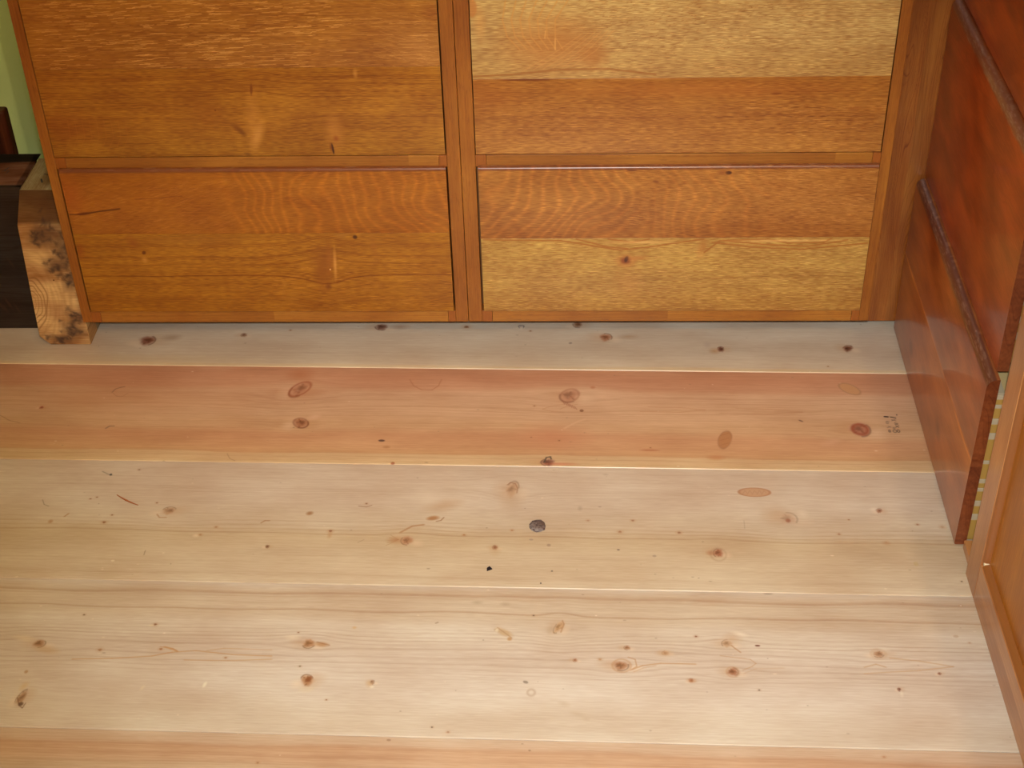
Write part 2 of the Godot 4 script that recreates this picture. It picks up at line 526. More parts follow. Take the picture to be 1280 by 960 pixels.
	p.stroke([Vector2(1.3213, 0.0943), Vector2(1.3242, 0.0951), Vector2(1.3276, 0.0963)], C(70, 54, 42), 2.16, 0.0012)
	p.ell(1.3301, 0.0896, 0.0010, 0.0017, 0.00, C(70,54,42), 0.80, 0.30, 0.00, 0.00)
	p.stroke([Vector2(1.3220, 0.1001), Vector2(1.3272, 0.1025)], C(112, 92, 76), 1.68, 0.0009)
	p.stroke([Vector2(1.3216, 0.1026), Vector2(1.3278, 0.0983)], C(112, 92, 76), 1.44, 0.0008)
	p.stroke([Vector2(1.3247, 0.1072), Vector2(1.3284, 0.1081)], C(84, 68, 56), 2.16, 0.0010)
	p.stroke([Vector2(1.3248, 0.1101), Vector2(1.3283, 0.1104)], C(84, 68, 56), 1.92, 0.0009)
	p.stroke([Vector2(1.3252, 0.1124), Vector2(1.3285, 0.1166)], C(84, 68, 56), 1.68, 0.0008)
	p.stroke([Vector2(1.3246, 0.1164), Vector2(1.3293, 0.1127)], C(84, 68, 56), 1.68, 0.0008)
	p.ell(1.3223, 0.1182, 0.0020, 0.0027, 0.00, C(112, 92, 76), 0.70, 0.40, 0.50, 0.00)
	p.ell(1.3224, 0.1244, 0.0034, 0.0043, 0.00, C(112, 92, 76), 0.80, 0.35, 0.60, 0.00)
	p.ell(1.3269, 0.1242, 0.0026, 0.0040, 0.00, C(84, 68, 56), 0.80, 0.35, 0.60, 0.00)
	p.ell(1.3154, 0.1069, 0.0024, 0.0033, 0.00, C(112, 92, 76), 0.50, 0.40, 0.50, 0.00)
	p.stroke([Vector2(1.3143, 0.1036), Vector2(1.3184, 0.1035)], C(112, 92, 76), 1.20, 0.0008)
	p.stroke([Vector2(1.3153, 0.1143), Vector2(1.3185, 0.1167)], C(112, 92, 76), 1.20, 0.0008)
	p.stroke([Vector2(1.3138, 0.1176), Vector2(1.3182, 0.1150)], C(112, 92, 76), 1.20, 0.0008)
	p.ell(1.3158, 0.1244, 0.0022, 0.0036, 0.00, C(84, 68, 56), 0.70, 0.40, 0.45, 0.00)
	p.specks(40, C(120, 98, 80), 0.5)
	p.specks(24, C(240, 226, 204), 0.6)
	return p.tex()


func plank_print_pale() -> Texture2D:
	var p := Paint.new(1.5, 0.2135, 2048, 288, 37)
	p.bend(0.8414, 0.0446, 0.0078, 0.0164, 1.00)
	p.bend(1.1719, 0.0888, 0.0113, 0.0114, 1.00)
	p.bend(0.4268, 0.0931, 0.0088, 0.0074, 1.00)
	p.bend(0.7226, 0.1380, 0.0076, 0.0083, 0.90)
	p.bend(0.8271, 0.1476, 0.0033, 0.0041, 0.90)
	p.bend(1.0863, 0.1502, 0.0060, 0.0074, 1.00)
	p.bend(1.2813, 0.0718, 0.0038, 0.0043, 0.70)
	p.bend(0.5587, 0.1533, 0.0025, 0.0031, 0.60)
	p.fill([[0, C(201, 184, 163)], [0.3, C(202, 186, 165)], [0.5, C(200, 184, 159)], [0.62, C(196, 176, 144)], [0.8, C(200, 182, 153)], [1, C(201, 184, 157)]], [[0.5, 0.05, 0.004], [0.535, 0.07, 0.004], [0.565, 0.08, 0.005], [0.6, 0.05, 0.006], [0.93, 0.05, 0.01]], 18, 0.045, 0.03, 0.0003, 0.0003, 0.0005)
	p.knot(0.8414, 0.0446, 0.0078, 0.0164, 0.20, C(180, 139, 102), 0.80)
	p.stroke([Vector2(0.8350, 0.0358), Vector2(0.8387, 0.0312), Vector2(0.8447, 0.0326), Vector2(0.8481, 0.0415), Vector2(0.8475, 0.0504)], C(144, 96, 65), 0.70, 0.0012)
	p.ell(0.8424, 0.0638, 0.0175, 0.0323, 0.00, C(188, 159, 128), 0.40, 0.90, 0.00, 0.00)
	p.ell(1.1359, 0.0420, 0.0212, 0.0089, 0.00, C(188, 149, 115), 0.85, 0.12, 0.00, 0.00)
	p.ell(1.1359, 0.0420, 0.0212, 0.0089, 0.00, C(159, 109, 77), 0.60, 0.12, 0.88, 0.00)
	p.stroke([Vector2(1.1211, 0.0467), Vector2(1.1245, 0.0393), Vector2(1.1271, 0.0436)], C(163, 119, 88), 0.35, 0.0009)
	p.stroke([Vector2(1.1269, 0.0466), Vector2(1.1303, 0.0391), Vector2(1.1329, 0.0435)], C(163, 119, 88), 0.35, 0.0009)
	p.stroke([Vector2(1.1327, 0.0465), Vector2(1.1361, 0.0390), Vector2(1.1387, 0.0434)], C(163, 119, 88), 0.35, 0.0009)
	p.stroke([Vector2(1.1385, 0.0463), Vector2(1.1419, 0.0389), Vector2(1.1445, 0.0432)], C(163, 119, 88), 0.35, 0.0009)
	p.stroke([Vector2(1.1442, 0.0462), Vector2(1.1477, 0.0387), Vector2(1.1503, 0.0431)], C(163, 119, 88), 0.35, 0.0009)
	p.knot(1.1719, 0.0888, 0.0113, 0.0114, -0.10, C(182, 147, 117), 0.60)
	p.ell(1.1717, 0.0916, 0.0038, 0.0043, 0.00, C(153, 96, 73), 0.80, 0.50, 0.00, 0.00)
	p.ell(1.1585, 0.0806, 0.0209, 0.0201, 0.40, C(190, 161, 130), 0.50, 0.90, 0.00, 0.00)
	p.ell(1.1898, 0.0798, 0.0095, 0.0100, 0.00, C(225, 214, 193), 0.50, 0.90, 0.00, 0.00)
	p.knot(0.4268, 0.0931, 0.0088, 0.0074, -0.30, C(168, 127, 90), 0.80)
	p.stroke([Vector2(0.4135, 0.0992), Vector2(0.4179, 0.1049), Vector2(0.4266, 0.1047)], C(172, 121, 81), 0.60, 0.0014)
	p.knot(0.7226, 0.1380, 0.0076, 0.0083, 0.20, C(163, 113, 75), 0.95)
	p.ell(0.7084, 0.1384, 0.0132, 0.0083, 0.00, C(178, 135, 94), 0.60, 0.90, 0.00, 0.00)
	p.stroke([Vector2(0.7121, 0.1369), Vector2(0.7016, 0.1288)], C(170, 123, 84), 0.50, 0.0009)
	p.stroke([Vector2(0.7121, 0.1369), Vector2(0.7008, 0.1337)], C(170, 123, 84), 0.50, 0.0009)
	p.stroke([Vector2(0.7121, 0.1369), Vector2(0.6999, 0.1386)], C(170, 123, 84), 0.50, 0.0009)
	p.stroke([Vector2(0.7121, 0.1369), Vector2(0.6991, 0.1434)], C(170, 123, 84), 0.50, 0.0009)
	p.stroke([Vector2(0.7121, 0.1369), Vector2(0.6982, 0.1482)], C(170, 123, 84), 0.50, 0.0009)
	p.ell(0.7491, 0.0980, 0.0096, 0.0050, -0.20, C(159, 113, 73), 0.80, 0.60, 0.00, 0.00)
	p.stroke([Vector2(0.7535, 0.1036), Vector2(0.7591, 0.1020), Vector2(0.7624, 0.0962)], C(134, 86, 56), 0.80, 0.0012)
	p.ell(0.7577, 0.0762, 0.0330, 0.0131, -0.35, C(182, 143, 105), 0.45, 0.90, 0.00, 0.00)
	p.stroke([Vector2(0.7125, 0.1244), Vector2(0.7256, 0.1128), Vector2(0.7397, 0.1096)], C(172, 127, 88), 0.70, 0.0019)
	p.ell(0.7398, 0.0619, 0.0254, 0.0266, 0.00, C(222, 208, 184), 0.45, 0.90, 0.00, 0.00)
	p.knot(0.8271, 0.1476, 0.0033, 0.0041, 0.00, C(144, 86, 52), 1.00)
	p.ell(0.8275, 0.1530, 0.0084, 0.0122, 0.00, C(182, 145, 105), 0.40, 0.90, 0.00, 0.00)
	p.knot(1.0863, 0.1502, 0.0060, 0.0074, 0.20, C(151, 88, 56), 1.00)
	p.ell(1.0771, 0.1505, 0.0065, 0.0054, 0.00, C(178, 129, 92), 0.70, 0.80, 0.00, 0.00)
	p.ell(1.0861, 0.1529, 0.0111, 0.0134, 0.00, C(144, 111, 84), 0.25, 0.20, 0.80, 0.00)
	p.knot(1.2813, 0.0718, 0.0038, 0.0043, 0.60, C(158, 106, 78), 1.00)
	p.ell(1.2751, 0.0691, 0.0076, 0.0044, -0.30, C(226, 216, 197), 0.60, 0.80, 0.00, 0.00)
	p.stroke([Vector2(0.6566, 0.0787), Vector2(0.6666, 0.0799), Vector2(0.6730, 0.0768)], C(124, 82, 56), 0.80, 0.0010)
	p.pin(0.6658, 0.0740, 0.0016, C(122, 82, 54), 0.80)
	p.knot(0.5587, 0.1533, 0.0025, 0.0031, 0.00, C(124, 80, 47), 1.00)
	p.pin(0.3529, 0.1152, 0.0025, C(134, 82, 46), 0.80)
	p.stroke([Vector2(0.3012, 0.1064), Vector2(0.3054, 0.1005)], C(168, 121, 79), 0.70, 0.0016)
	p.ell(0.2871, 0.1154, 0.0039, 0.0045, 0.00, C(168, 123, 81), 0.70, 0.70, 0.00, 0.00)
	p.stroke([Vector2(0.5432, 0.1118), Vector2(0.5473, 0.1074), Vector2(0.5531, 0.1072)], C(153, 106, 65), 0.70, 0.0014)
	p.ell(0.5993, 0.0931, 0.0058, 0.0044, -0.30, C(153, 109, 69), 0.80, 0.70, 0.00, 0.00)
	p.pin(0.6292, 0.1237, 0.0025, C(134, 84, 57), 0.80)
	p.ell(0.6293, 0.1307, 0.0038, 0.0084, 0.00, C(182, 141, 99), 0.50, 0.80, 0.00, 0.00)
	p.pin(0.4744, 0.1347, 0.0021, C(168, 121, 81), 0.80)
	p.ell(0.4699, 0.1362, 0.0058, 0.0043, 0.00, C(226, 210, 178), 0.60, 0.80, 0.00, 0.00)
	p.pin(0.4906, 0.1202, 0.0019, C(163, 121, 84), 0.80)
	p.pin(0.9881, 0.0962, 0.0021, C(153, 111, 81), 0.80)
	p.pin(0.9728, 0.1163, 0.0023, C(158, 113, 81), 0.80)
	p.pin(1.0424, 0.1159, 0.0024, C(144, 101, 73), 0.80)
	p.pin(0.9349, 0.0976, 0.0019, C(163, 121, 94), 0.60)
	p.pin(1.2290, 0.1138, 0.0017, C(158, 111, 84), 0.80)
	p.pin(1.2817, 0.1275, 0.0026, C(182, 146, 110), 0.80)
	p.pin(1.3227, 0.0948, 0.0017, C(158, 111, 84), 0.80)
	p.pin(1.3509, 0.0983, 0.0024, C(182, 151, 123), 0.80)
	p.ell(1.3099, 0.1629, 0.0036, 0.0047, 0.00, C(192, 171, 126), 0.80, 0.50, 0.00, 0.00)
	p.pin(1.2434, 0.0884, 0.0012, C(122, 82, 54), 0.80)
	p.pin(1.3562, 0.1901, 0.0012, C(57, 50, 47), 0.80)
	p.stroke([Vector2(0.3252, 0.0219), Vector2(0.3325, 0.0264), Vector2(0.3394, 0.0293)], C(124, 117, 105), 0.60, 0.0014)
	p.ell(0.3375, 0.0278, 0.0020, 0.0024, 0.00, C(67, 66, 65), 0.90, 0.40, 0.00, 0.00)
	p.stroke([Vector2(0.2653, 0.0765), Vector2(0.2700, 0.0853), Vector2(0.2768, 0.0881)], C(115, 101, 81), 0.70, 0.0010)
	p.stroke([Vector2(0.4162, 0.1720), Vector2(0.4158, 0.1666), Vector2(0.4161, 0.1639)], C(115, 92, 69), 0.70, 0.0009)
	p.pin(0.3244, 0.0736, 0.0014, C(122, 82, 54), 0.80)
	p.pin(0.3316, 0.0704, 0.0014, C(122, 82, 54), 0.80)
	p.pin(0.3710, 0.0177, 0.0017, C(124, 101, 84), 0.80)
	p.pin(0.4085, 0.0789, 0.0014, C(122, 82, 54), 0.80)
	p.pin(0.3591, 0.1020, 0.0015, C(122, 82, 54), 0.80)
	p.ell(0.3818, 0.1824, 0.0028, 0.0017, 0.00, C(230, 224, 199), 0.70, 0.50, 0.00, 0.00)
	p.stroke([Vector2(0.6645, 0.1436), Vector2(0.6713, 0.1379)], C(144, 119, 94), 0.60, 0.0009)
	p.stroke([Vector2(1.1198, 0.0929), Vector2(1.1197, 0.1069)], C(144, 126, 105), 0.60, 0.0008)
	p.ell(0.9556, 0.0132, 0.0049, 0.0023, 0.00, C(163, 141, 117), 0.40, 0.80, 0.00, 0.00)
	p.ell(0.9250, 0.0764, 0.0038, 0.0058, 0.00, C(153, 133, 113), 0.40, 0.80, 0.00, 0.00)
	p.ell(0.9708, 0.1479, 0.0019, 0.0014, 0.00, C(105, 90, 84), 0.80, 0.30, 0.00, 0.00)
	p.pin(0.7889, 0.1266, 0.0017, C(163, 111, 73), 0.80)
	p.pin(0.8452, 0.1168, 0.0017, C(163, 111, 73), 0.80)
	p.ell(0.8686, 0.1328, 0.0028, 0.0017, 0.00, C(153, 136, 120), 0.70, 0.30, 0.00, 0.00)
	p.ell(0.8896, 0.1419, 0.0028, 0.0027, 0.00, C(144, 121, 105), 0.60, 0.30, 0.00, 0.00)
	p.ell(0.8947, 0.1859, 0.0014, 0.0013, 0.00, C(86, 75, 65), 0.80, 0.30, 0.00, 0.00)
	p.ell(0.8826, 0.2057, 0.0009, 0.0013, 0.00, C(67, 58, 52), 0.90, 0.30, 0.00, 0.00)
	p.ell(1.0123, 0.1575, 0.0028, 0.0020, 0.00, C(144, 123, 109), 0.50, 0.30, 0.00, 0.00)
	p.specks(40, C(120, 98, 80), 0.5)
	p.specks(24, C(240, 226, 204), 0.6)
	return p.tex()


func plank_print_knotty() -> Texture2D:
	var p := Paint.new(1.5, 0.2175, 2048, 288, 41)
	p.bend(0.3352, 0.1006, 0.0071, 0.0062, 1.10)
	p.bend(0.3404, 0.1783, 0.0047, 0.0115, 0.70)
	p.bend(0.6328, 0.0918, 0.0070, 0.0072, 1.20)
	p.bend(0.6399, 0.1458, 0.0068, 0.0090, 0.80)
	p.bend(0.7093, 0.1459, 0.0026, 0.0034, 0.70)
	p.bend(0.9053, 0.0588, 0.0044, 0.0109, 0.80)
	p.bend(0.9726, 0.1142, 0.0085, 0.0074, 1.30)
	p.bend(1.0910, 0.1197, 0.0059, 0.0062, 1.10)
	p.bend(1.0876, 0.0785, 0.0060, 0.0059, 1.10)
	p.bend(0.9796, 0.0875, 0.0035, 0.0035, 0.70)
	p.bend(1.0208, 0.0944, 0.0039, 0.0035, 0.90)
	p.bend(0.9238, 0.1077, 0.0026, 0.0028, 0.80)
	p.bend(1.0465, 0.1334, 0.0025, 0.0029, 0.70)
	p.bend(1.2478, 0.0888, 0.0059, 0.0053, 1.10)
	p.bend(1.2621, 0.1389, 0.0020, 0.0027, 0.60)
	p.bend(1.3073, 0.1154, 0.0020, 0.0021, 0.60)
	p.fill([[0, C(200, 185, 166)], [0.06, C(196, 177, 152)], [0.12, C(198, 181, 157)], [0.2, C(197, 179, 155)], [0.3, C(206, 193, 174)], [0.5, C(206, 193, 177)], [0.7, C(206, 193, 177)], [0.9, C(203, 189, 170)], [1, C(204, 191, 172)]], [[0.075, 0.13, 0.01], [0.19, 0.12, 0.006], [0.33, 0.06, 0.004], [0.36, 0.08, 0.004], [0.385, 0.1, 0.004], [0.41, 0.06, 0.004], [0.44, 0.08, 0.006], [0.5, 0.07, 0.006], [0.545, 0.08, 0.006], [0.58, 0.05, 0.004], [0.61, 0.05, 0.004]], 22, 0.032, 0.03, 0.0003, 0.0003, 0.0005)
	p.knot(0.3352, 0.1006, 0.0071, 0.0062, 0.00, C(153, 107, 71), 1.00)
	p.ell(0.3461, 0.1097, 0.0195, 0.0073, 0.20, C(192, 155, 111), 0.50, 0.70, 0.00, 0.00)
	p.ell(0.3156, 0.0928, 0.0179, 0.0062, 0.20, C(226, 210, 174), 0.50, 0.90, 0.00, 0.00)
	p.knot(0.3404, 0.1783, 0.0047, 0.0115, 0.25, C(161, 119, 86), 0.90)
	p.ell(0.3424, 0.1870, 0.0034, 0.0034, 0.00, C(88, 62, 48), 0.80, 0.50, 0.00, 0.00)
	p.stroke([Vector2(0.3361, 0.1784), Vector2(0.3413, 0.1892), Vector2(0.3458, 0.1924), Vector2(0.3471, 0.1858)], C(105, 70, 50), 0.80, 0.0010)
	p.ell(0.3342, 0.1426, 0.0026, 0.0031, 0.00, C(172, 137, 102), 0.80, 0.50, 0.00, 0.00)
	p.ell(0.3381, 0.1628, 0.0052, 0.0093, 0.30, C(205, 175, 130), 0.60, 0.80, 0.00, 0.00)
	p.pin(0.4566, 0.0681, 0.0022, C(124, 78, 50), 0.80)
	p.ell(0.4533, 0.0694, 0.0054, 0.0025, 0.00, C(226, 210, 174), 0.50, 0.90, 0.00, 0.00)
	p.pin(0.4052, 0.1080, 0.0025, C(158, 113, 75), 0.80)
	p.pin(0.4719, 0.1048, 0.0021, C(158, 106, 68), 0.80)
	p.pin(0.5457, 0.1155, 0.0016, C(163, 116, 75), 0.80)
	p.stroke([Vector2(0.4746, 0.1012), Vector2(0.4842, 0.1045), Vector2(0.4912, 0.1078)], C(197, 151, 102), 0.70, 0.0018)
	p.ell(0.5315, 0.1547, 0.0026, 0.0057, 0.20, C(230, 226, 205), 0.80, 0.60, 0.00, 0.00)
	p.ell(0.4658, 0.1611, 0.0026, 0.0057, 0.40, C(222, 210, 180), 0.50, 0.80, 0.00, 0.00)
	p.pin(0.3725, 0.0557, 0.0015, C(105, 90, 63), 0.80)
	p.stroke([Vector2(0.3784, 0.1228), Vector2(0.4219, 0.1204), Vector2(0.4648, 0.1156), Vector2(0.4853, 0.1091), Vector2(0.5111, 0.1060), Vector2(0.5518, 0.1107), Vector2(0.5958, 0.1117)], C(192, 147, 100), 0.70, 0.0014)
	p.stroke([Vector2(0.5225, 0.1057), Vector2(0.5411, 0.1016), Vector2(0.5676, 0.1020), Vector2(0.5941, 0.1024)], C(192, 147, 100), 0.60, 0.0011)
	p.stroke([Vector2(0.4701, 0.1013), Vector2(0.4848, 0.1033), Vector2(0.4912, 0.1078)], C(188, 141, 94), 0.60, 0.0011)
	p.stroke([Vector2(0.5011, 0.1203), Vector2(0.5493, 0.1200), Vector2(0.5967, 0.1163)], C(193, 151, 105), 0.60, 0.0014)
	p.knot(0.6328, 0.0918, 0.0070, 0.0072, 0.10, C(165, 117, 75), 1.00)
	p.ell(0.6470, 0.0926, 0.0105, 0.0048, 0.10, C(176, 129, 84), 0.70, 0.70, 0.00, 0.00)
	p.stroke([Vector2(0.6412, 0.0892), Vector2(0.6560, 0.0935)], C(144, 96, 60), 0.60, 0.0011)
	p.ell(0.6136, 0.0829, 0.0124, 0.0060, 0.00, C(230, 218, 191), 0.50, 0.90, 0.00, 0.00)
	p.knot(0.6399, 0.1458, 0.0068, 0.0090, -0.50, C(165, 113, 71), 1.00)
	p.ell(0.6412, 0.1435, 0.0034, 0.0057, 0.60, C(134, 80, 48), 0.70, 0.50, 0.00, 0.00)
	p.ell(0.6402, 0.1580, 0.0102, 0.0056, 0.00, C(222, 206, 172), 0.50, 0.80, 0.60, 0.00)
	p.knot(0.7093, 0.1459, 0.0026, 0.0034, 0.00, C(144, 105, 79), 1.00)
	p.ell(0.7070, 0.1482, 0.0051, 0.0067, 0.00, C(197, 165, 123), 0.50, 0.80, 0.00, 0.00)
	p.ell(0.7101, 0.1525, 0.0034, 0.0022, 0.00, C(234, 228, 205), 0.60, 0.80, 0.00, 0.00)
	p.ell(0.6795, 0.0665, 0.0035, 0.0029, 0.00, C(203, 167, 121), 0.70, 0.70, 0.00, 0.00)
	p.ell(0.8451, 0.0690, 0.0140, 0.0060, 0.50, C(190, 161, 123), 0.80, 0.60, 0.00, 0.00)
	p.stroke([Vector2(0.8344, 0.0657), Vector2(0.8377, 0.0620), Vector2(0.8543, 0.0770)], C(165, 129, 92), 0.60, 0.0011)
	p.ell(0.8518, 0.0783, 0.0035, 0.0036, 0.50, C(182, 141, 96), 0.80, 0.60, 0.00, 0.00)
	p.ell(0.8370, 0.0656, 0.0026, 0.0048, 0.00, C(226, 216, 189), 0.60, 0.70, 0.00, 0.00)
	p.knot(0.9053, 0.0588, 0.0044, 0.0109, 0.50, C(182, 141, 96), 0.90)
	p.stroke([Vector2(0.9086, 0.0490), Vector2(0.9105, 0.0550), Vector2(0.9073, 0.0671)], C(153, 107, 69), 0.70, 0.0011)
	p.ell(0.8967, 0.0627, 0.0053, 0.0096, 0.30, C(182, 161, 136), 0.50, 0.80, 0.00, 0.00)
	p.knot(0.9726, 0.1142, 0.0085, 0.0074, 0.00, C(157, 107, 71), 1.00)
	p.ell(0.9735, 0.1142, 0.0119, 0.0114, 0.00, C(176, 129, 86), 0.50, 0.20, 0.85, 0.00)
	p.stroke([Vector2(0.9827, 0.1207), Vector2(0.9896, 0.1148), Vector2(0.9880, 0.1046), Vector2(0.9804, 0.1014)], C(182, 135, 92), 0.60, 0.0012)
	p.stroke([Vector2(0.9845, 0.1195), Vector2(0.9956, 0.1135), Vector2(1.0152, 0.1095), Vector2(1.0526, 0.1095)], C(190, 143, 96), 0.60, 0.0015)
	p.stroke([Vector2(0.9861, 0.1229), Vector2(0.9964, 0.1169), Vector2(1.0101, 0.1131)], C(190, 143, 96), 0.50, 0.0010)
	p.knot(1.0910, 0.1197, 0.0059, 0.0062, 0.10, C(151, 94, 60), 1.00)
	p.ell(1.0910, 0.1197, 0.0084, 0.0090, 0.00, C(182, 137, 96), 0.50, 0.25, 0.85, 0.00)
	p.stroke([Vector2(1.1013, 0.1171), Vector2(1.1118, 0.1112), Vector2(1.1164, 0.1065), Vector2(1.1109, 0.1009), Vector2(1.0915, 0.0981), Vector2(1.0789, 0.0962)], C(188, 145, 105), 0.60, 0.0011)
	p.stroke([Vector2(1.1026, 0.1216), Vector2(1.1158, 0.1144), Vector2(1.1454, 0.1124)], C(192, 151, 111), 0.50, 0.0009)
	p.knot(1.0876, 0.0785, 0.0060, 0.0059, 0.00, C(176, 135, 96), 0.80)
	p.stroke([Vector2(1.0918, 0.0807), Vector2(1.0958, 0.0852), Vector2(1.1014, 0.0909)], C(172, 127, 86), 0.70, 0.0013)
	p.ell(1.0933, 0.0712, 0.0138, 0.0107, 0.00, C(192, 161, 128), 0.50, 0.90, 0.00, 0.00)
	p.ell(1.1024, 0.0639, 0.0121, 0.0048, 0.30, C(232, 224, 203), 0.60, 0.90, 0.00, 0.00)
	p.knot(0.9796, 0.0875, 0.0035, 0.0035, 0.00, C(158, 109, 73), 0.90)
	p.knot(1.0208, 0.0944, 0.0039, 0.0035, 0.00, C(168, 123, 86), 0.90)
	p.ell(1.0208, 0.0944, 0.0103, 0.0070, 0.00, C(197, 165, 123), 0.40, 0.80, 0.00, 0.00)
	p.knot(0.9238, 0.1077, 0.0026, 0.0028, 0.00, C(158, 105, 71), 0.90)
	p.pin(0.9504, 0.1057, 0.0019, C(182, 141, 105), 0.80)
	p.knot(1.0465, 0.1334, 0.0025, 0.0029, 0.00, C(144, 84, 52), 1.00)
	p.ell(1.0465, 0.1334, 0.0067, 0.0045, 0.20, C(182, 131, 92), 0.50, 0.80, 0.00, 0.00)
	p.ell(1.1201, 0.0804, 0.0034, 0.0014, 0.00, C(107, 62, 48), 0.95, 0.40, 0.00, 0.00)
	p.pin(1.0545, 0.0688, 0.0016, C(134, 82, 60), 0.80)
	p.knot(1.2478, 0.0888, 0.0059, 0.0053, 0.00, C(170, 127, 92), 1.00)
	p.ell(1.2478, 0.0888, 0.0102, 0.0093, 0.00, C(193, 161, 126), 0.40, 0.30, 0.80, 0.00)
	p.ell(1.2556, 0.0817, 0.0085, 0.0035, 0.20, C(226, 218, 199), 0.50, 0.90, 0.00, 0.00)
	p.knot(1.2621, 0.1389, 0.0020, 0.0027, 0.00, C(124, 76, 58), 1.00)
	p.ell(1.2636, 0.1454, 0.0025, 0.0066, 0.00, C(228, 220, 199), 0.50, 0.80, 0.00, 0.00)
	p.knot(1.3073, 0.1154, 0.0020, 0.0021, 0.00, C(144, 96, 73), 1.00)
	p.stroke([Vector2(1.2588, 0.0942), Vector2(1.2902, 0.0979), Vector2(1.3242, 0.1048), Vector2(1.2880, 0.1115), Vector2(1.2287, 0.1178)], C(197, 161, 121), 0.60, 0.0014)
	p.stroke([Vector2(1.2299, 0.1088), Vector2(1.2431, 0.1038), Vector2(1.2534, 0.1080)], C(193, 157, 117), 0.60, 0.0015)
	p.pin(0.8765, 0.0426, 0.0012, C(86, 76, 63), 0.80)
	p.pin(1.1168, 0.1445, 0.0013, C(67, 62, 56), 0.80)
	p.pin(0.7788, 0.2043, 0.0013, C(76, 66, 56), 0.80)
	p.pin(0.6644, 0.1716, 0.0012, C(122, 82, 54), 0.80)
	p.ell(0.8721, 0.1409, 0.0034, 0.0022, 0.40, C(115, 101, 88), 0.60, 0.30, 0.00, 0.00)
	p.ell(0.8786, 0.1551, 0.0059, 0.0066, 0.00, C(182, 159, 136), 0.60, 0.30, 0.60, 0.00)
	p.pin(0.7958, 0.2101, 0.0015, C(144, 113, 94), 0.80)
	p.ell(1.1378, 0.0017, 0.0071, 0.0015, 0.00, C(115, 101, 90), 0.70, 0.60, 0.00, 0.00)
	p.ell(0.8129, 0.0246, 0.0081, 0.0038, 0.00, C(163, 143, 117), 0.40, 0.80, 0.00, 0.00)
	p.ell(0.8445, 0.0262, 0.0081, 0.0037, 0.00, C(163, 143, 117), 0.40, 0.80, 0.00, 0.00)
	p.pin(1.3483, 0.0145, 0.0012, C(225, 222, 205), 0.80)
	p.ell(0.9277, 0.1827, 0.0116, 0.0043, 0.40, C(188, 167, 142), 0.40, 0.80, 0.00, 0.00)
	p.ell(0.9134, 0.1692, 0.0083, 0.0043, 0.30, C(188, 167, 142), 0.40, 0.80, 0.00, 0.00)
	p.ell(0.9369, 0.1888, 0.0049, 0.0032, 0.00, C(188, 167, 142), 0.40, 0.80, 0.00, 0.00)
	p.ell(0.7700, 0.0566, 0.0027, 0.0012, -0.50, C(134, 111, 88), 0.50, 0.30, 0.00, 0.00)
	p.pin(1.3475, 0.0697, 0.0012, C(172, 141, 115), 0.80)
	p.ell(1.3347, 0.0606, 0.0034, 0.0024, 0.00, C(182, 151, 123), 0.50, 0.30, 0.00, 0.00)
	p.pin(0.6186, 0.0755, 0.0011, C(122, 82, 54), 0.80)
	p.pin(0.6288, 0.1257, 0.0013, C(96, 88, 63), 0.80)
	p.specks(40, C(120, 98, 80), 0.5)
	p.specks(24, C(240, 226, 204), 0.6)
	return p.tex()


func plank_print_honey() -> Texture2D:
	var p := Paint.new(1.5, 0.2116, 2048, 288, 53)
	p.fill([[0, C(200, 177, 153)], [0.05, C(198, 173, 148)], [0.09, C(193, 159, 129)], [0.16, C(195, 163, 134)], [0.2, C(198, 173, 146)], [0.3, C(204, 186, 165)], [1, C(206, 190, 172)]], [[0.08, 0.05, 0.012], [0.14, 0.06, 0.01], [0.19, 0.06, 0.006]], 18, 0.06, 0.03, 0.0004, 0.0003, 0.0005)
	p.pin(1.2337, 0.0101, 0.0016, C(175,130,100), 0.80)
	p.ell(0.8802, 0.0135, 0.0016, 0.0010, 0.00, C(120,95,70), 0.60, 0.30, 0.00, 0.00)
	p.pin(0.6074, 0.0375, 0.0015, C(150,110,76), 0.80)
	p.ell(0.7363, 0.0048, 0.0025, 0.0016, 0.00, C(140,110,86), 0.60, 0.30, 0.00, 0.00)
	p.specks(40, C(120, 98, 80), 0.5)
	p.specks(24, C(240, 226, 204), 0.6)
	return p.tex()

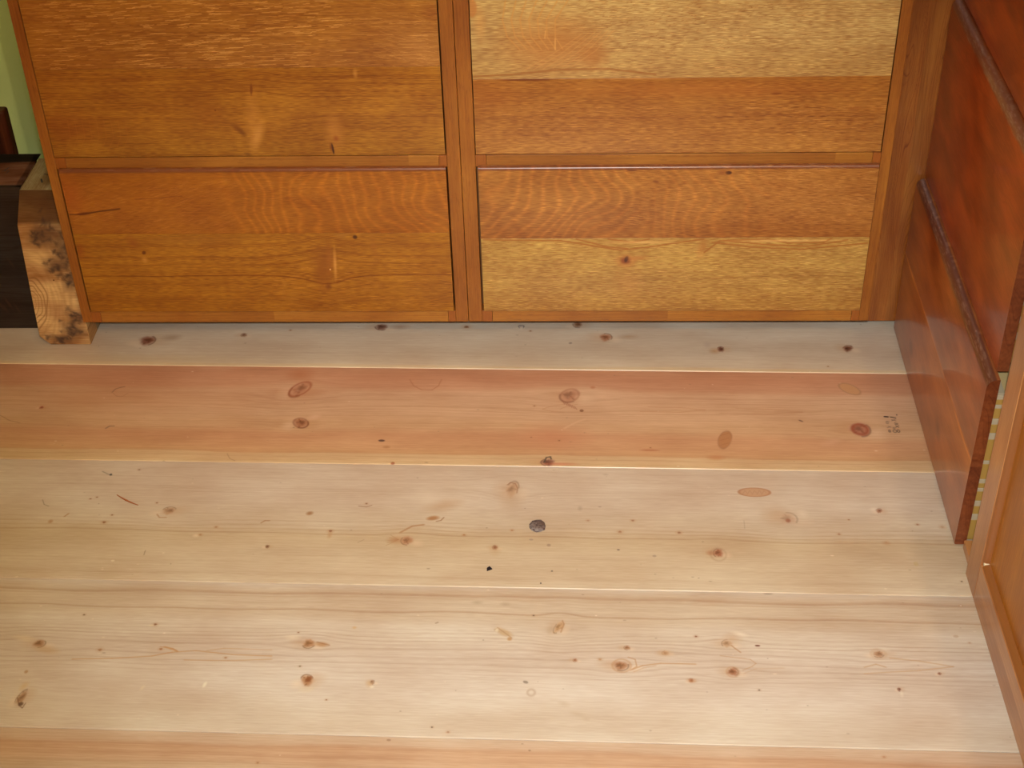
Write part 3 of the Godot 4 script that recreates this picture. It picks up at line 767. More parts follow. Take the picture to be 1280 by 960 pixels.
func oak_print(which: String) -> Texture2D:
	var p: Paint
	match which:
		"UL1":
			p = Paint.new(0.4989, 0.1192, 1000, 238, 100)
			p.fill([[0, C(157, 102, 37)], [0.5, C(157, 102, 37)], [1, C(152, 96, 34)]], [], 24, 0.1, 0.03, 0.001, 0.0016, 0.0008)
			p.dashes(900, C(120, 66, 24), 0.35, 0.004, 0.014, 0, 0, 1, 0, 1, 1)
			p.dashes(460, C(222, 172, 96), 0.8, 0.008, 0.026, -0.05, 0, 0.75, 0.05, 1, 2)
			p.dashes(560, C(222, 172, 96), 0.6, 0.01, 0.04, -0.02, 0.0, 1, 0, 1, 1)
			p.dashes(120, C(222, 172, 96), 0.5, 0.008, 0.02, 0.25, 0.84, 1, 0.2, 1, 1)
			p.dashes(1200, C(150, 92, 38), 0.3, 0.004, 0.012, 0, 0, 1, 0, 1, 1)
			p.ell(0.4929, 0.0502, 0.0152, 0.0120, 0.60, C(120, 62, 24), 0.40, 0.80, 0.00, 0.00)
			p.ell(0.4710, 0.0956, 0.0579, 0.0412, 0.50, C(205, 150, 84), 0.25, 0.80, 0.00, 0.00)
		"UL2":
			p = Paint.new(0.4989, 0.1202, 1000, 240, 107)
			p.bend(0.2585, 0.0423, 0.0100, 0.0218, 0.60)
			p.bend(0.3571, 0.1015, 0.0081, 0.0113, 0.60)
			p.fill([[0, C(156, 101, 31)], [0.5, C(156, 101, 31)], [1, C(156, 104, 31)]], [], 60, 0.1, 0.03, 0.0012, 0.002, 0.001)
			p.dashes(1500, C(120, 66, 24), 0.45, 0.003, 0.012, 0, 0, 1, 0, 1, 1)
			p.ell(0.2610, 0.0696, 0.0130, 0.0532, 0.10, C(200, 142, 66), 0.38, 0.80, 0.00, 0.00)
			p.ell(0.2642, 0.0918, 0.0091, 0.0292, 0.40, C(216, 160, 84), 0.50, 0.80, 0.00, 0.00)
			p.ell(0.2643, 0.0284, 0.0022, 0.0097, 0.12, C(112, 58, 22), 0.85, 0.60, 0.00, 0.00)
			p.ell(0.2394, 0.0805, 0.0101, 0.0056, 0.75, C(118, 66, 22), 0.70, 0.80, 0.00, 0.00)
			p.ell(0.2455, 0.0872, 0.0081, 0.0045, 0.80, C(100, 54, 20), 0.60, 0.80, 0.00, 0.00)
			p.ell(0.2156, 0.0561, 0.0015, 0.0017, 0.00, C(90, 40, 14), 0.90, 0.80, 0.00, 0.00)
			p.ell(0.2486, 0.1176, 0.0061, 0.0034, 0.30, C(110, 66, 24), 0.70, 0.80, 0.00, 0.00)
			p.ell(0.2063, 0.0582, 0.0301, 0.0243, 0.30, C(140, 78, 26), 0.30, 0.80, 0.00, 0.00)
			p.ell(0.3616, 0.0870, 0.0161, 0.0334, 0.00, C(196, 134, 62), 0.50, 0.80, 0.00, 0.00)
			p.ell(0.3627, 0.0959, 0.0050, 0.0056, 0.00, C(140, 70, 26), 0.70, 0.80, 0.00, 0.00)
			p.ell(0.3573, 0.1105, 0.0016, 0.0091, -0.10, C(52, 20, 14), 0.95, 0.40, 0.00, 0.00)
			p.ell(0.3555, 0.1082, 0.0030, 0.0079, 0.00, C(110, 52, 20), 0.60, 0.80, 0.00, 0.00)
			p.ell(0.3946, 0.0083, 0.0039, 0.0085, 0.00, C(206, 150, 76), 0.50, 0.80, 0.00, 0.00)
			p.ell(0.0207, 0.0787, 0.0610, 0.0272, 0.00, C(150, 78, 24), 0.35, 0.80, 0.00, 0.00)
			p.stroke([Vector2(0.0133, 0.1146), Vector2(0.0261, 0.0921), Vector2(0.0270, 0.0676)], C(196, 128, 60), 0.18, 0.0010)
			p.stroke([Vector2(0.0225, 0.1147), Vector2(0.0353, 0.0922), Vector2(0.0362, 0.0677)], C(196, 128, 60), 0.18, 0.0010)
			p.stroke([Vector2(0.0318, 0.1148), Vector2(0.0445, 0.0923), Vector2(0.0453, 0.0678)], C(196, 128, 60), 0.18, 0.0010)
			p.stroke([Vector2(0.0410, 0.1149), Vector2(0.0536, 0.0923), Vector2(0.0544, 0.0678)], C(196, 128, 60), 0.18, 0.0010)
			p.stroke([Vector2(0.0503, 0.1149), Vector2(0.0628, 0.0924), Vector2(0.0635, 0.0679)], C(196, 128, 60), 0.18, 0.0010)
			p.stroke([Vector2(0.0595, 0.1150), Vector2(0.0720, 0.0925), Vector2(0.0726, 0.0680)], C(196, 128, 60), 0.18, 0.0010)
			p.stroke([Vector2(0.0687, 0.1151), Vector2(0.0812, 0.0926), Vector2(0.0817, 0.0681)], C(196, 128, 60), 0.18, 0.0010)
			p.stroke([Vector2(0.0780, 0.1151), Vector2(0.0903, 0.0926), Vector2(0.0908, 0.0682)], C(196, 128, 60), 0.18, 0.0010)
			p.stroke([Vector2(0.0872, 0.1152), Vector2(0.0995, 0.0927), Vector2(0.0999, 0.0682)], C(196, 128, 60), 0.18, 0.0010)
		"UR1":
			p = Paint.new(0.5050, 0.1369, 1000, 273, 114)
			p.fill([[0, C(184, 152, 93)], [0.5, C(184, 152, 93)], [1, C(175, 137, 76)]], [], 24, 0.09, 0.03, 0.0009, 0.0023, 0.0007)
			p.dashes(2600, C(150, 92, 36), 0.5, 0.002, 0.008, 0.0, 0.05, 1, 0, 0.95, 1)
			p.dashes(900, C(236, 190, 116), 0.55, 0.004, 0.016, 0, 0.1, 1, 0, 1, 1)
			p.dashes(900, C(140, 82, 30), 0.6, 0.002, 0.005, -0.35, 0.25, 0.8, 0, 0.75, 1)
			p.ell(0.0969, 0.0921, 0.0814, 0.0470, 0.00, C(172, 108, 46), 0.60, 0.80, 0.00, 0.00)
			p.ell(0.1468, 0.1081, 0.0231, 0.0227, 0.60, C(168, 100, 40), 0.45, 0.80, 0.00, 0.00)
			p.ell(0.0115, 0.0659, 0.0086, 0.0302, 0.00, C(212, 158, 86), 0.40, 0.80, 0.00, 0.00)
			p.ell(0.0019, 0.0457, 0.0076, 0.0139, 0.00, C(184, 122, 62), 0.80, 0.30, 0.00, 0.00)
			p.stroke([Vector2(0.0428, 0.0363), Vector2(0.0383, 0.0611), Vector2(0.0435, 0.0824), Vector2(0.0584, 0.0989)], C(206, 150, 78), 0.40, 0.0015)
			p.stroke([Vector2(0.0551, 0.0364), Vector2(0.0488, 0.0612), Vector2(0.0530, 0.0825), Vector2(0.0671, 0.0990)], C(206, 150, 78), 0.40, 0.0015)
			p.stroke([Vector2(0.0673, 0.0366), Vector2(0.0592, 0.0614), Vector2(0.0626, 0.0826), Vector2(0.0757, 0.0991)], C(206, 150, 78), 0.40, 0.0015)
			p.stroke([Vector2(0.0795, 0.0367), Vector2(0.0697, 0.0615), Vector2(0.0721, 0.0827), Vector2(0.0844, 0.0992)], C(206, 150, 78), 0.40, 0.0015)
			p.stroke([Vector2(0.0917, 0.0369), Vector2(0.0801, 0.0616), Vector2(0.0817, 0.0828), Vector2(0.0930, 0.0993)], C(206, 150, 78), 0.40, 0.0015)
			p.stroke([Vector2(0.1040, 0.0370), Vector2(0.0905, 0.0617), Vector2(0.0912, 0.0829), Vector2(0.1016, 0.0994)], C(206, 150, 78), 0.40, 0.0015)
			p.stroke([Vector2(0.1162, 0.0371), Vector2(0.1010, 0.0618), Vector2(0.1008, 0.0830), Vector2(0.1103, 0.0995)], C(206, 150, 78), 0.40, 0.0015)
			p.stroke([Vector2(0.0627, 0.1259), Vector2(0.0968, 0.1055), Vector2(0.1332, 0.0793)], C(214, 158, 88), 0.40, 0.0010)
			p.stroke([Vector2(0.0743, 0.1250), Vector2(0.1074, 0.1046), Vector2(0.1408, 0.0784)], C(214, 158, 88), 0.40, 0.0010)
			p.stroke([Vector2(0.0860, 0.1241), Vector2(0.1179, 0.1036), Vector2(0.1484, 0.0774)], C(214, 158, 88), 0.40, 0.0010)
			p.stroke([Vector2(0.0976, 0.1231), Vector2(0.1285, 0.1027), Vector2(0.1560, 0.0765)], C(214, 158, 88), 0.40, 0.0010)
			p.stroke([Vector2(0.1092, 0.1222), Vector2(0.1390, 0.1018), Vector2(0.1636, 0.0756)], C(214, 158, 88), 0.40, 0.0010)
			p.stroke([Vector2(0.1208, 0.1213), Vector2(0.1496, 0.1009), Vector2(0.1712, 0.0746)], C(214, 158, 88), 0.40, 0.0010)
			p.stroke([Vector2(0.0894, 0.0748), Vector2(0.0884, 0.0849)], C(222, 172, 96), 0.70, 0.0011)
			p.stroke([Vector2(0.1008, 0.0850), Vector2(0.1007, 0.0994)], C(222, 172, 96), 0.70, 0.0013)
			p.stroke([Vector2(-0.0056, 0.1337), Vector2(0.0480, 0.1310), Vector2(0.1063, 0.1253), Vector2(0.1643, 0.1248), Vector2(0.2224, 0.1327)], C(150, 88, 34), 0.40, 0.0019)
		"UR2":
			p = Paint.new(0.5050, 0.1025, 1000, 205, 121)
			p.fill([[0, C(158, 103, 42)], [0.5, C(158, 103, 42)], [1, C(169, 115, 49)]], [], 60, 0.1, 0.03, 0.001, 0.0024, 0.0008)
			p.dashes(2000, C(140, 80, 28), 0.5, 0.003, 0.014, 0.02, 0, 1, 0, 1, 1)
			p.dashes(900, C(212, 156, 84), 0.5, 0.004, 0.018, 0.02, 0, 1, 0.35, 1, 1)
			p.ell(0.0673, 0.0011, 0.0389, 0.0021, 0.00, C(110, 54, 18), 0.85, 0.50, 0.00, 0.00)
			p.ell(0.3698, 0.0219, 0.0087, 0.0015, 0.00, C(110, 54, 20), 0.85, 0.50, 0.00, 0.00)
			p.ell(0.2813, 0.0158, 0.2133, 0.0149, 0.00, C(168, 100, 40), 0.40, 0.80, 0.00, 0.00)
			p.ell(0.4676, 0.0420, 0.0116, 0.0022, -0.10, C(150, 84, 34), 0.60, 0.80, 0.00, 0.00)
			p.ell(0.0080, 0.0218, 0.0688, 0.0257, 0.00, C(160, 90, 34), 0.30, 0.80, 0.00, 0.00)
			p.stroke([Vector2(0.1451, -0.0003), Vector2(0.1790, 0.0011), Vector2(0.2030, -0.0050)], C(210, 156, 86), 0.25, 0.0009)
			p.stroke([Vector2(0.1518, -0.0002), Vector2(0.1858, 0.0012), Vector2(0.2108, -0.0049)], C(210, 156, 86), 0.25, 0.0009)
			p.stroke([Vector2(0.1586, -0.0001), Vector2(0.1926, 0.0012), Vector2(0.2185, -0.0048)], C(210, 156, 86), 0.25, 0.0009)
			p.stroke([Vector2(0.1654, -0.0001), Vector2(0.1993, 0.0013), Vector2(0.2262, -0.0047)], C(210, 156, 86), 0.25, 0.0009)
			p.stroke([Vector2(0.1722, -0.0000), Vector2(0.2061, 0.0014), Vector2(0.2339, -0.0047)], C(210, 156, 86), 0.25, 0.0009)
			p.stroke([Vector2(0.1790, 0.0001), Vector2(0.2129, 0.0014), Vector2(0.2417, -0.0046)], C(210, 156, 86), 0.25, 0.0009)
			p.stroke([Vector2(0.1858, 0.0001), Vector2(0.2197, 0.0015), Vector2(0.2494, -0.0045)], C(210, 156, 86), 0.25, 0.0009)
			p.stroke([Vector2(0.1925, 0.0002), Vector2(0.2264, 0.0016), Vector2(0.2571, -0.0044)], C(210, 156, 86), 0.25, 0.0009)
			p.stroke([Vector2(0.1993, 0.0003), Vector2(0.2332, 0.0016), Vector2(0.2648, -0.0044)], C(210, 156, 86), 0.25, 0.0009)
			p.stroke([Vector2(0.2061, 0.0003), Vector2(0.2400, 0.0017), Vector2(0.2725, -0.0043)], C(210, 156, 86), 0.25, 0.0009)
		"LL1":
			p = Paint.new(0.4964, 0.0956, 1000, 191, 128)
			p.fill([[0, C(154, 92, 25)], [0.5, C(154, 92, 25)], [1, C(156, 95, 28)]], [], 14, 0.06, 0.03, 0.0007, 0.0014, 0.0007)
			p.dashes(1200, C(150, 84, 32), 0.4, 0.003, 0.012, -0.05, 0, 1, 0, 1, 1)
			p.curl(0.015, 0.085, 0.1, 1.5, 0.6, 0.34, 1.12)
			p.dashes(420, C(214, 148, 84), 0.4, 0.006, 0.016, -0.35, 0, 0.45, 0.2, 1, 1)
			p.dashes(400, C(220,156,92), 0.35, 0.004, 0.012, -0.12, 0.5, 1, 0, 0.5, 1)
			p.stroke([Vector2(0.0015, 0.0655), Vector2(0.0152, 0.0656), Vector2(0.0425, 0.0609), Vector2(0.0694, 0.0575)], C(84, 40, 18), 0.80, 0.0015)
			p.ell(0.0207, 0.0644, 0.0126, 0.0032, -0.08, C(92, 40, 18), 0.80, 0.80, 0.00, 0.00)
			p.stroke([Vector2(0.0908, 0.0434), Vector2(0.1140, 0.0424), Vector2(0.1541, 0.0391)], C(120, 60, 24), 0.70, 0.0010)
			p.ell(0.1626, 0.0652, 0.0126, 0.0019, 0.00, C(130,70,28), 0.50, 0.80, 0.00, 0.00)
			p.ell(0.0050, 0.0381, 0.0272, 0.0361, 0.00, C(168, 84, 30), 0.50, 0.80, 0.00, 0.00)
			p.ell(0.25, 0.0, 3.0, 0.0062, 0.0, C(108, 58, 38), 0.75, 0.3)  # top edge: its dull purplish reflection put into the colour
			p.dashes(60, C(150, 120, 104), 0.4, 0.004, 0.02, 0, 0, 1, 0, 0.05, 1)
		"LL2":
			p = Paint.new(0.4964, 0.1233, 1000, 246, 135)
			p.bend(0.3319, 0.0532, 0.0075, 0.0328, 0.50)
			p.bend(0.0903, 0.0284, 0.0054, 0.0076, 0.60)
			p.fill([[0, C(157, 102, 26)], [0.5, C(157, 102, 26)], [1, C(150, 95, 22)]], [], 60, 0.12, 0.03, 0.001, 0.002, 0.0008)
			p.dashes(2000, C(120, 66, 24), 0.42, 0.003, 0.014, 0, 0, 1, 0, 1, 1)
			p.dashes(400, C(212, 156, 84), 0.4, 0.005, 0.02, 0, 0.5, 1, 0.3, 1, 1)
			p.ell(0.3256, 0.0519, 0.0182, 0.0428, 0.10, C(130, 74, 26), 0.70, 0.80, 0.00, 0.00)
			p.ell(0.3353, 0.0407, 0.0074, 0.0325, 0.10, C(150, 88, 34), 0.50, 0.80, 0.00, 0.00)
			p.ell(0.3421, 0.0470, 0.0032, 0.0326, 0.06, C(214, 158, 84), 0.60, 0.80, 0.00, 0.00)
			p.ell(0.3301, 0.0823, 0.0054, 0.0064, 0.00, C(110, 58, 24), 0.70, 0.80, 0.00, 0.00)
			p.ell(0.3348, 0.0557, 0.0015, 0.0018, 0.00, C(236, 200, 140), 0.90, 0.80, 0.00, 0.00)
			p.ell(0.3724, 0.0058, 0.0037, 0.0037, 0.00, C(70, 34, 16), 0.90, 0.50, 0.00, 0.00)
			p.ell(0.3558, 0.0027, 0.0147, 0.0073, -0.30, C(150, 100, 44), 0.50, 0.80, 0.00, 0.00)
			p.ell(0.3962, 0.0225, 0.0063, 0.0271, -0.10, C(150, 90, 36), 0.35, 0.80, 0.00, 0.00)
			p.ell(0.0892, 0.0284, 0.0032, 0.0038, 0.60, C(96, 46, 18), 0.90, 0.50, 0.00, 0.00)
			p.ell(0.0771, 0.0122, 0.0096, 0.0137, -0.50, C(138, 74, 26), 0.60, 0.80, 0.00, 0.00)
			p.ell(0.0884, 0.0396, 0.0054, 0.0076, 0.00, C(206, 152, 76), 0.50, 0.80, 0.00, 0.00)
			p.ell(0.0037, 0.0267, 0.0075, 0.0152, 0.20, C(140, 66, 22), 0.50, 0.80, 0.00, 0.00)
			p.ell(0.1458, 0.0089, 0.1168, 0.0112, 0.00, C(150, 100, 42), 0.35, 0.80, 0.00, 0.00)
		"LR1":
			p = Paint.new(0.5028, 0.1051, 1000, 210, 142)
			p.fill([[0, C(161, 106, 46)], [0.5, C(161, 106, 46)], [1, C(154, 97, 40)]], [], 20, 0.08, 0.03, 0.0008, 0.0022, 0.0008)
			p.ell(0.25, 0.0, 3.0, 0.0062, 0.0, C(108, 58, 38), 0.75, 0.3)  # purplish reflection along the rounded top edge, painted in
			p.dashes(60, C(150, 120, 104), 0.4, 0.004, 0.02, 0, 0, 1, 0, 0.05, 1)
			p.dashes(1500, C(150, 88, 34), 0.45, 0.002, 0.01, 0.05, 0, 1, 0, 1, 1)
			p.curl(0.018, 0.09, -0.42, 1.2, 0.2, -0.1, 0.45, 2.0)
			p.curl(0.022, 0.07, 0.45, 0, 0.5, 0.36, 0.78)
			p.dashes(700, C(222, 164, 92), 0.45, 0.004, 0.012, 0.18, 0.35, 1, 0, 0.8, 1)
			p.dashes(500, C(146, 82, 30), 0.5, 0.004, 0.012, 0.22, 0.3, 0.8, 0, 0.9, 1)
			p.dashes(400, C(218, 160, 86), 0.4, 0.006, 0.02, 0, 0.7, 1, 0.0, 1, 1)
			p.ell(0.3158, 0.0102, 0.0050, 0.0030, 0.00, C(60, 30, 18), 0.90, 0.50, 0.00, 0.00)
			p.ell(0.3078, 0.0102, 0.0100, 0.0046, 0.00, C(140, 76, 34), 0.60, 0.80, 0.00, 0.00)
			p.ell(0.2249, 0.0222, 0.0050, 0.0023, 0.20, C(120, 64, 28), 0.70, 0.50, 0.00, 0.00)
			p.ell(0.1942, 0.0059, 0.0080, 0.0017, 0.00, C(96,48,30), 0.70, 0.50, 0.00, 0.00)
		"LR2":
			p = Paint.new(0.5028, 0.1138, 1000, 227, 149)
			p.bend(0.1890, 0.0343, 0.0094, 0.0087, 1.20)
			p.fill([[0, C(171, 133, 66)], [0.5, C(171, 133, 66)], [1, C(165, 122, 56)]], [], 24, 0.09, 0.03, 0.001, 0.0023, 0.0008)
			p.dashes(2600, C(150, 90, 36), 0.6, 0.002, 0.008, 0.0, 0, 1, 0, 1, 1)
			p.dashes(1100, C(240, 196, 122), 0.5, 0.004, 0.016, 0, 0, 1, 0, 1, 1)
			p.ell(0.1890, 0.0343, 0.0094, 0.0080, -0.10, C(128, 66, 34), 0.90, 0.50, 0.00, 0.00)
			p.ell(0.1900, 0.0318, 0.0031, 0.0062, 0.30, C(62, 28, 20), 0.90, 0.50, 0.00, 0.00)
			p.ell(0.2046, 0.0306, 0.0188, 0.0049, -0.10, C(176, 112, 54), 0.60, 0.80, 0.00, 0.00)
			p.ell(0.1890, 0.0343, 0.0168, 0.0124, 0.00, C(180, 118, 58), 0.50, 0.40, 0.60, 0.00)
			p.ell(0.1929, 0.0705, 0.0254, 0.0354, 0.00, C(196, 138, 72), 0.25, 0.80, 0.00, 0.00)
			p.ell(0.2884, 0.0151, 0.0083, 0.0195, 0.20, C(172, 110, 50), 0.50, 0.80, 0.00, 0.00)
			p.stroke([Vector2(0.0028, 0.0014), Vector2(0.1030, 0.0032), Vector2(0.1499, 0.0119), Vector2(0.1813, 0.0182), Vector2(0.2177, 0.0135), Vector2(0.2898, 0.0017)], C(156, 96, 40), 1.00, 0.0015)
			p.stroke([Vector2(0.1654, 0.0011), Vector2(0.1967, 0.0061), Vector2(0.2194, 0.0014)], C(156, 96, 40), 1.00, 0.0015)
			p.stroke([Vector2(0.1239, 0.0009), Vector2(0.1656, 0.0132), Vector2(0.1917, 0.0158)], C(156, 96, 40), 1.00, 0.0015)
			p.stroke([Vector2(0.2909, 0.0224), Vector2(0.3106, 0.0043), Vector2(0.3724, 0.0022)], C(156, 96, 40), 1.00, 0.0015)
			p.stroke([Vector2(0.3158, 0.0043), Vector2(0.3730, 0.0106), Vector2(0.4249, 0.0133), Vector2(0.4754, 0.0039)], C(156, 96, 40), 1.00, 0.0014)
			p.stroke([Vector2(0.3724, 0.0022), Vector2(0.3986, 0.0083), Vector2(0.4449, 0.0074), Vector2(0.4546, 0.0014)], C(156, 96, 40), 1.00, 0.0014)
			p.stroke([Vector2(0.3004, 0.0066), Vector2(0.3526, 0.0142), Vector2(0.4150, 0.0181), Vector2(0.5016, 0.0089)], C(156, 96, 40), 1.00, 0.0014)
			p.ell(0.2071, 0.0061, 0.0623, 0.0036, 0.00, C(232,188,118), 0.50, 0.80, 0.00, 0.00)
			p.ell(0.3932, 0.0047, 0.0927, 0.0030, 0.00, C(234,190,120), 0.50, 0.80, 0.00, 0.00)
	return p.tex()

# ---------------------------------------------------------------- builders
var M := {}

func plank_outline(width: float, band: float) -> PackedVector2Array:
	# far edge barely eased, top hollowed by a hair, near edge eased more
	var p := PackedVector2Array([Vector2(0.0004, -0.02), Vector2(0.0004, -0.0006), Vector2(0.001, 0.0)])
	# sinks slowly, then rises again over a band some 4 cm wide, as cupped boards do
	for k in range(1, 24):
		var t := k / 24.0
		var z := lerpf(0.001, width - 0.0022, t)
		var rise := smoothstep(band - 0.034, band + 0.034, z)
		p.append(Vector2(z, 0.0018 * (rise - t)))
	p.append_array([Vector2(width - 0.0022, 0.0), Vector2(width - 0.0010, -0.0002), Vector2(width - 0.0004, -0.0009), Vector2(width - 0.0004, -0.02)])
	return p


func lamella(which: String, called: String, parent: Node, x0: float, x1: float, y0: float, y1: float, z0: float, z1: float, top: float, bottom: float) -> void:
	var m: StandardMaterial3D = M[which]
	put(called, extrude(outline(z0, z1, y0, y1, top, bottom), x0, x1, m, Vector3(x0, y1, 0), Vector3(1 / (x1 - x0), 0, 0), Vector3(0, -1 / (y1 - y0), 0)), parent)


func upright(called: String, parent: Node, lo: Vector3, hi: Vector3, m: Material, shift: float, bevel := 0.0006) -> MeshInstance3D:
	return put(called, rbox(lo, hi, bevel, m, Vector3(shift, 0, 0), Vector3(0, 1 / 0.8, 0), Vector3(1 / 0.06, 0, 1 / 0.06)), parent)


func level(called: String, parent: Node, lo: Vector3, hi: Vector3, m: Material, shift: float, bevel := 0.0006) -> MeshInstance3D:
	return put(called, rbox(lo, hi, bevel, m, Vector3(shift, shift * 0.3, 0), Vector3(1 / 0.8, 0, 0), Vector3(0, 1 / 0.06, 1 / 0.06)), parent)


# one base cabinet of the back row: open left edge a, opening b to c, right edge d
func oak_cabinet(side: String, a: float, b: float, c: float, d: float, seam_up: float, seam_low: float, label: String) -> void:
	var o := thing("drawer_cabinet", Vector3((a + d) / 2, 0, -0.2), 0, label, "cabinet")
	var off := -o.position
	var v := func(x: float, y: float, z: float) -> Vector3: return Vector3(x, y, z) + off
	put("carcass", rbox(v.call(a + 0.004, 0.049, -0.415), v.call(d - 0.0005, 0.74, -0.0185), 0.001, M.carcass), o)
	put("plinth", rbox(v.call(a + 0.03, 0.0, -0.40), v.call(d - 0.004, 0.0488, -0.09), 0.001, M.carcass), o)
	upright("stile", o, v.call(a, 0.049, -0.018), v.call(b - 0.0005, 0.74, 0.0), M.stile, a)
	upright("stile", o, v.call(c + 0.0005, 0.049, -0.018), v.call(d, 0.74, 0.0), M.stile, d - 0.3)
	for r in [[0.049, 0.0667, 0.0], [0.2865, 0.3027, 0.2], [0.545, 0.56, 0.4], [0.70, 0.74, 0.6]]:
		level("rail", o, v.call(b + 0.0135, r[0], -0.018), v.call(c - 0.0100, r[1], -0.0002), M.rail, r[2], 0.0004)
		for s in [[b - 0.0003, b + 0.0132], [c - 0.0097, c + 0.0003]]:
			upright("rail_end_block", o, v.call(s[0], r[0], -0.018), v.call(s[1], r[1], -0.0001), M.stile_dark, r[2], 0.0003)
	var e := 0.0022
	for dr in [["L", 0.069, 0.2885, seam_low, 0.005, 0.0045, "lower drawer front standing slightly proud with rounded top edge"], ["U", 0.3035, 0.5435, seam_up, 0.0, 0.0008, ""]]:
		var low: bool = dr[0] == "L"
		var x0 := b + (0.0032 if low and side == "L" else 0.0007 if not low and side == "L" else 0.0027 if low else 0.0007)
		var x1 := c - (0.0014 if side == "L" else 0.0010)
		var box := put("drawer", rbox(v.call(b + 0.012, dr[1] + 0.012, -0.38), v.call(c - 0.012, dr[2] - 0.03, -0.0183), 0.001, M.pale_ply), o)
		if dr[6]:
			box.set_meta("label", dr[6])
		lamella(side_code(dr[0], side, 2), "board", box, x0 + off.x, x1 + off.x, dr[1], dr[3] - 0.0001, -0.0178 + off.z, dr[4] + off.z, 0.0003, 0.0012)
		lamella(side_code(dr[0], side, 1), "board", box, x0 + off.x, x1 + off.x, dr[3] + 0.0001, dr[2], -0.0178 + off.z, dr[4] + off.z, dr[5], 0.0003)
	put("drawer_divider", rbox(v.call(b, 0.56, -0.018), v.call(c, 0.70, -0.001), 0.001, M.rail), o)


func side_code(level_: String, side: String, n: int) -> String:
	return level_ + side + str(n)


func cherry_front(parent: Node, called: String, z0: float, x1: float, y0: float, y1: float, seam: float, prints: Array, label: String) -> void:
	var box := put(called, rbox(Vector3(0.03, y0 + 0.02, z0 - 0.30), Vector3(x1 - 0.0035, y1 - 0.022, z0 - 0.0225), 0.0005, M.box_wood), parent)
	box.set_meta("label", label)
	var parts := [[y0, y1, prints[0], 0.0105, 0.002]]
	if seam > 0.0:
		parts = [[y0, seam, prints[1], 0.0002, 0.002], [seam, y1, prints[0], 0.0105, 0.0002]]
	for s in parts:
		var m: Material = s[2]
		put("board", extrude(outline(z0 - 0.0133, z0, s[0], s[1], s[3], s[4]), -0.05 if y0 > 0.1 else -0.046, x1, m, Vector3(-0.05, s[1], 0), Vector3(1 / 0.45, 0, 0), Vector3(0, -1 / (s[1] - s[0]), 0), prints[2] if y0 < 0.1 and s[1] < 0.2 else prints[3]), box)
	# box joints where the drawer's front and side lock: pale and yellow fingers in turn
	put("box_top", rbox(Vector3(-0.03, y1 - 0.0218, z0 - 0.0225), Vector3(x1 - 0.0035, y1 - 0.0205, z0 - 0.0135), 0.0003, M.finger_pale), box)
	var y := y1 - 0.0225
	var k := 0
	while y > y0 + 0.014:
		var hgt: float = [0.006, 0.007, 0.005, 0.014, 0.008, 0.012, 0.009, 0.030, 0.005, 0.022][k % 10]
		put("joint_finger", rbox(Vector3(x1 - 0.016, y - hgt + 0.0004, z0 - 0.0222), Vector3(x1 - 0.0028 - 0.0004 * (k % 2), y, z0 - 0.0136), 0.0004, M.finger_yellow if k % 2 == 1 else M.finger_pale), box)
		y -= hgt
		k += 1


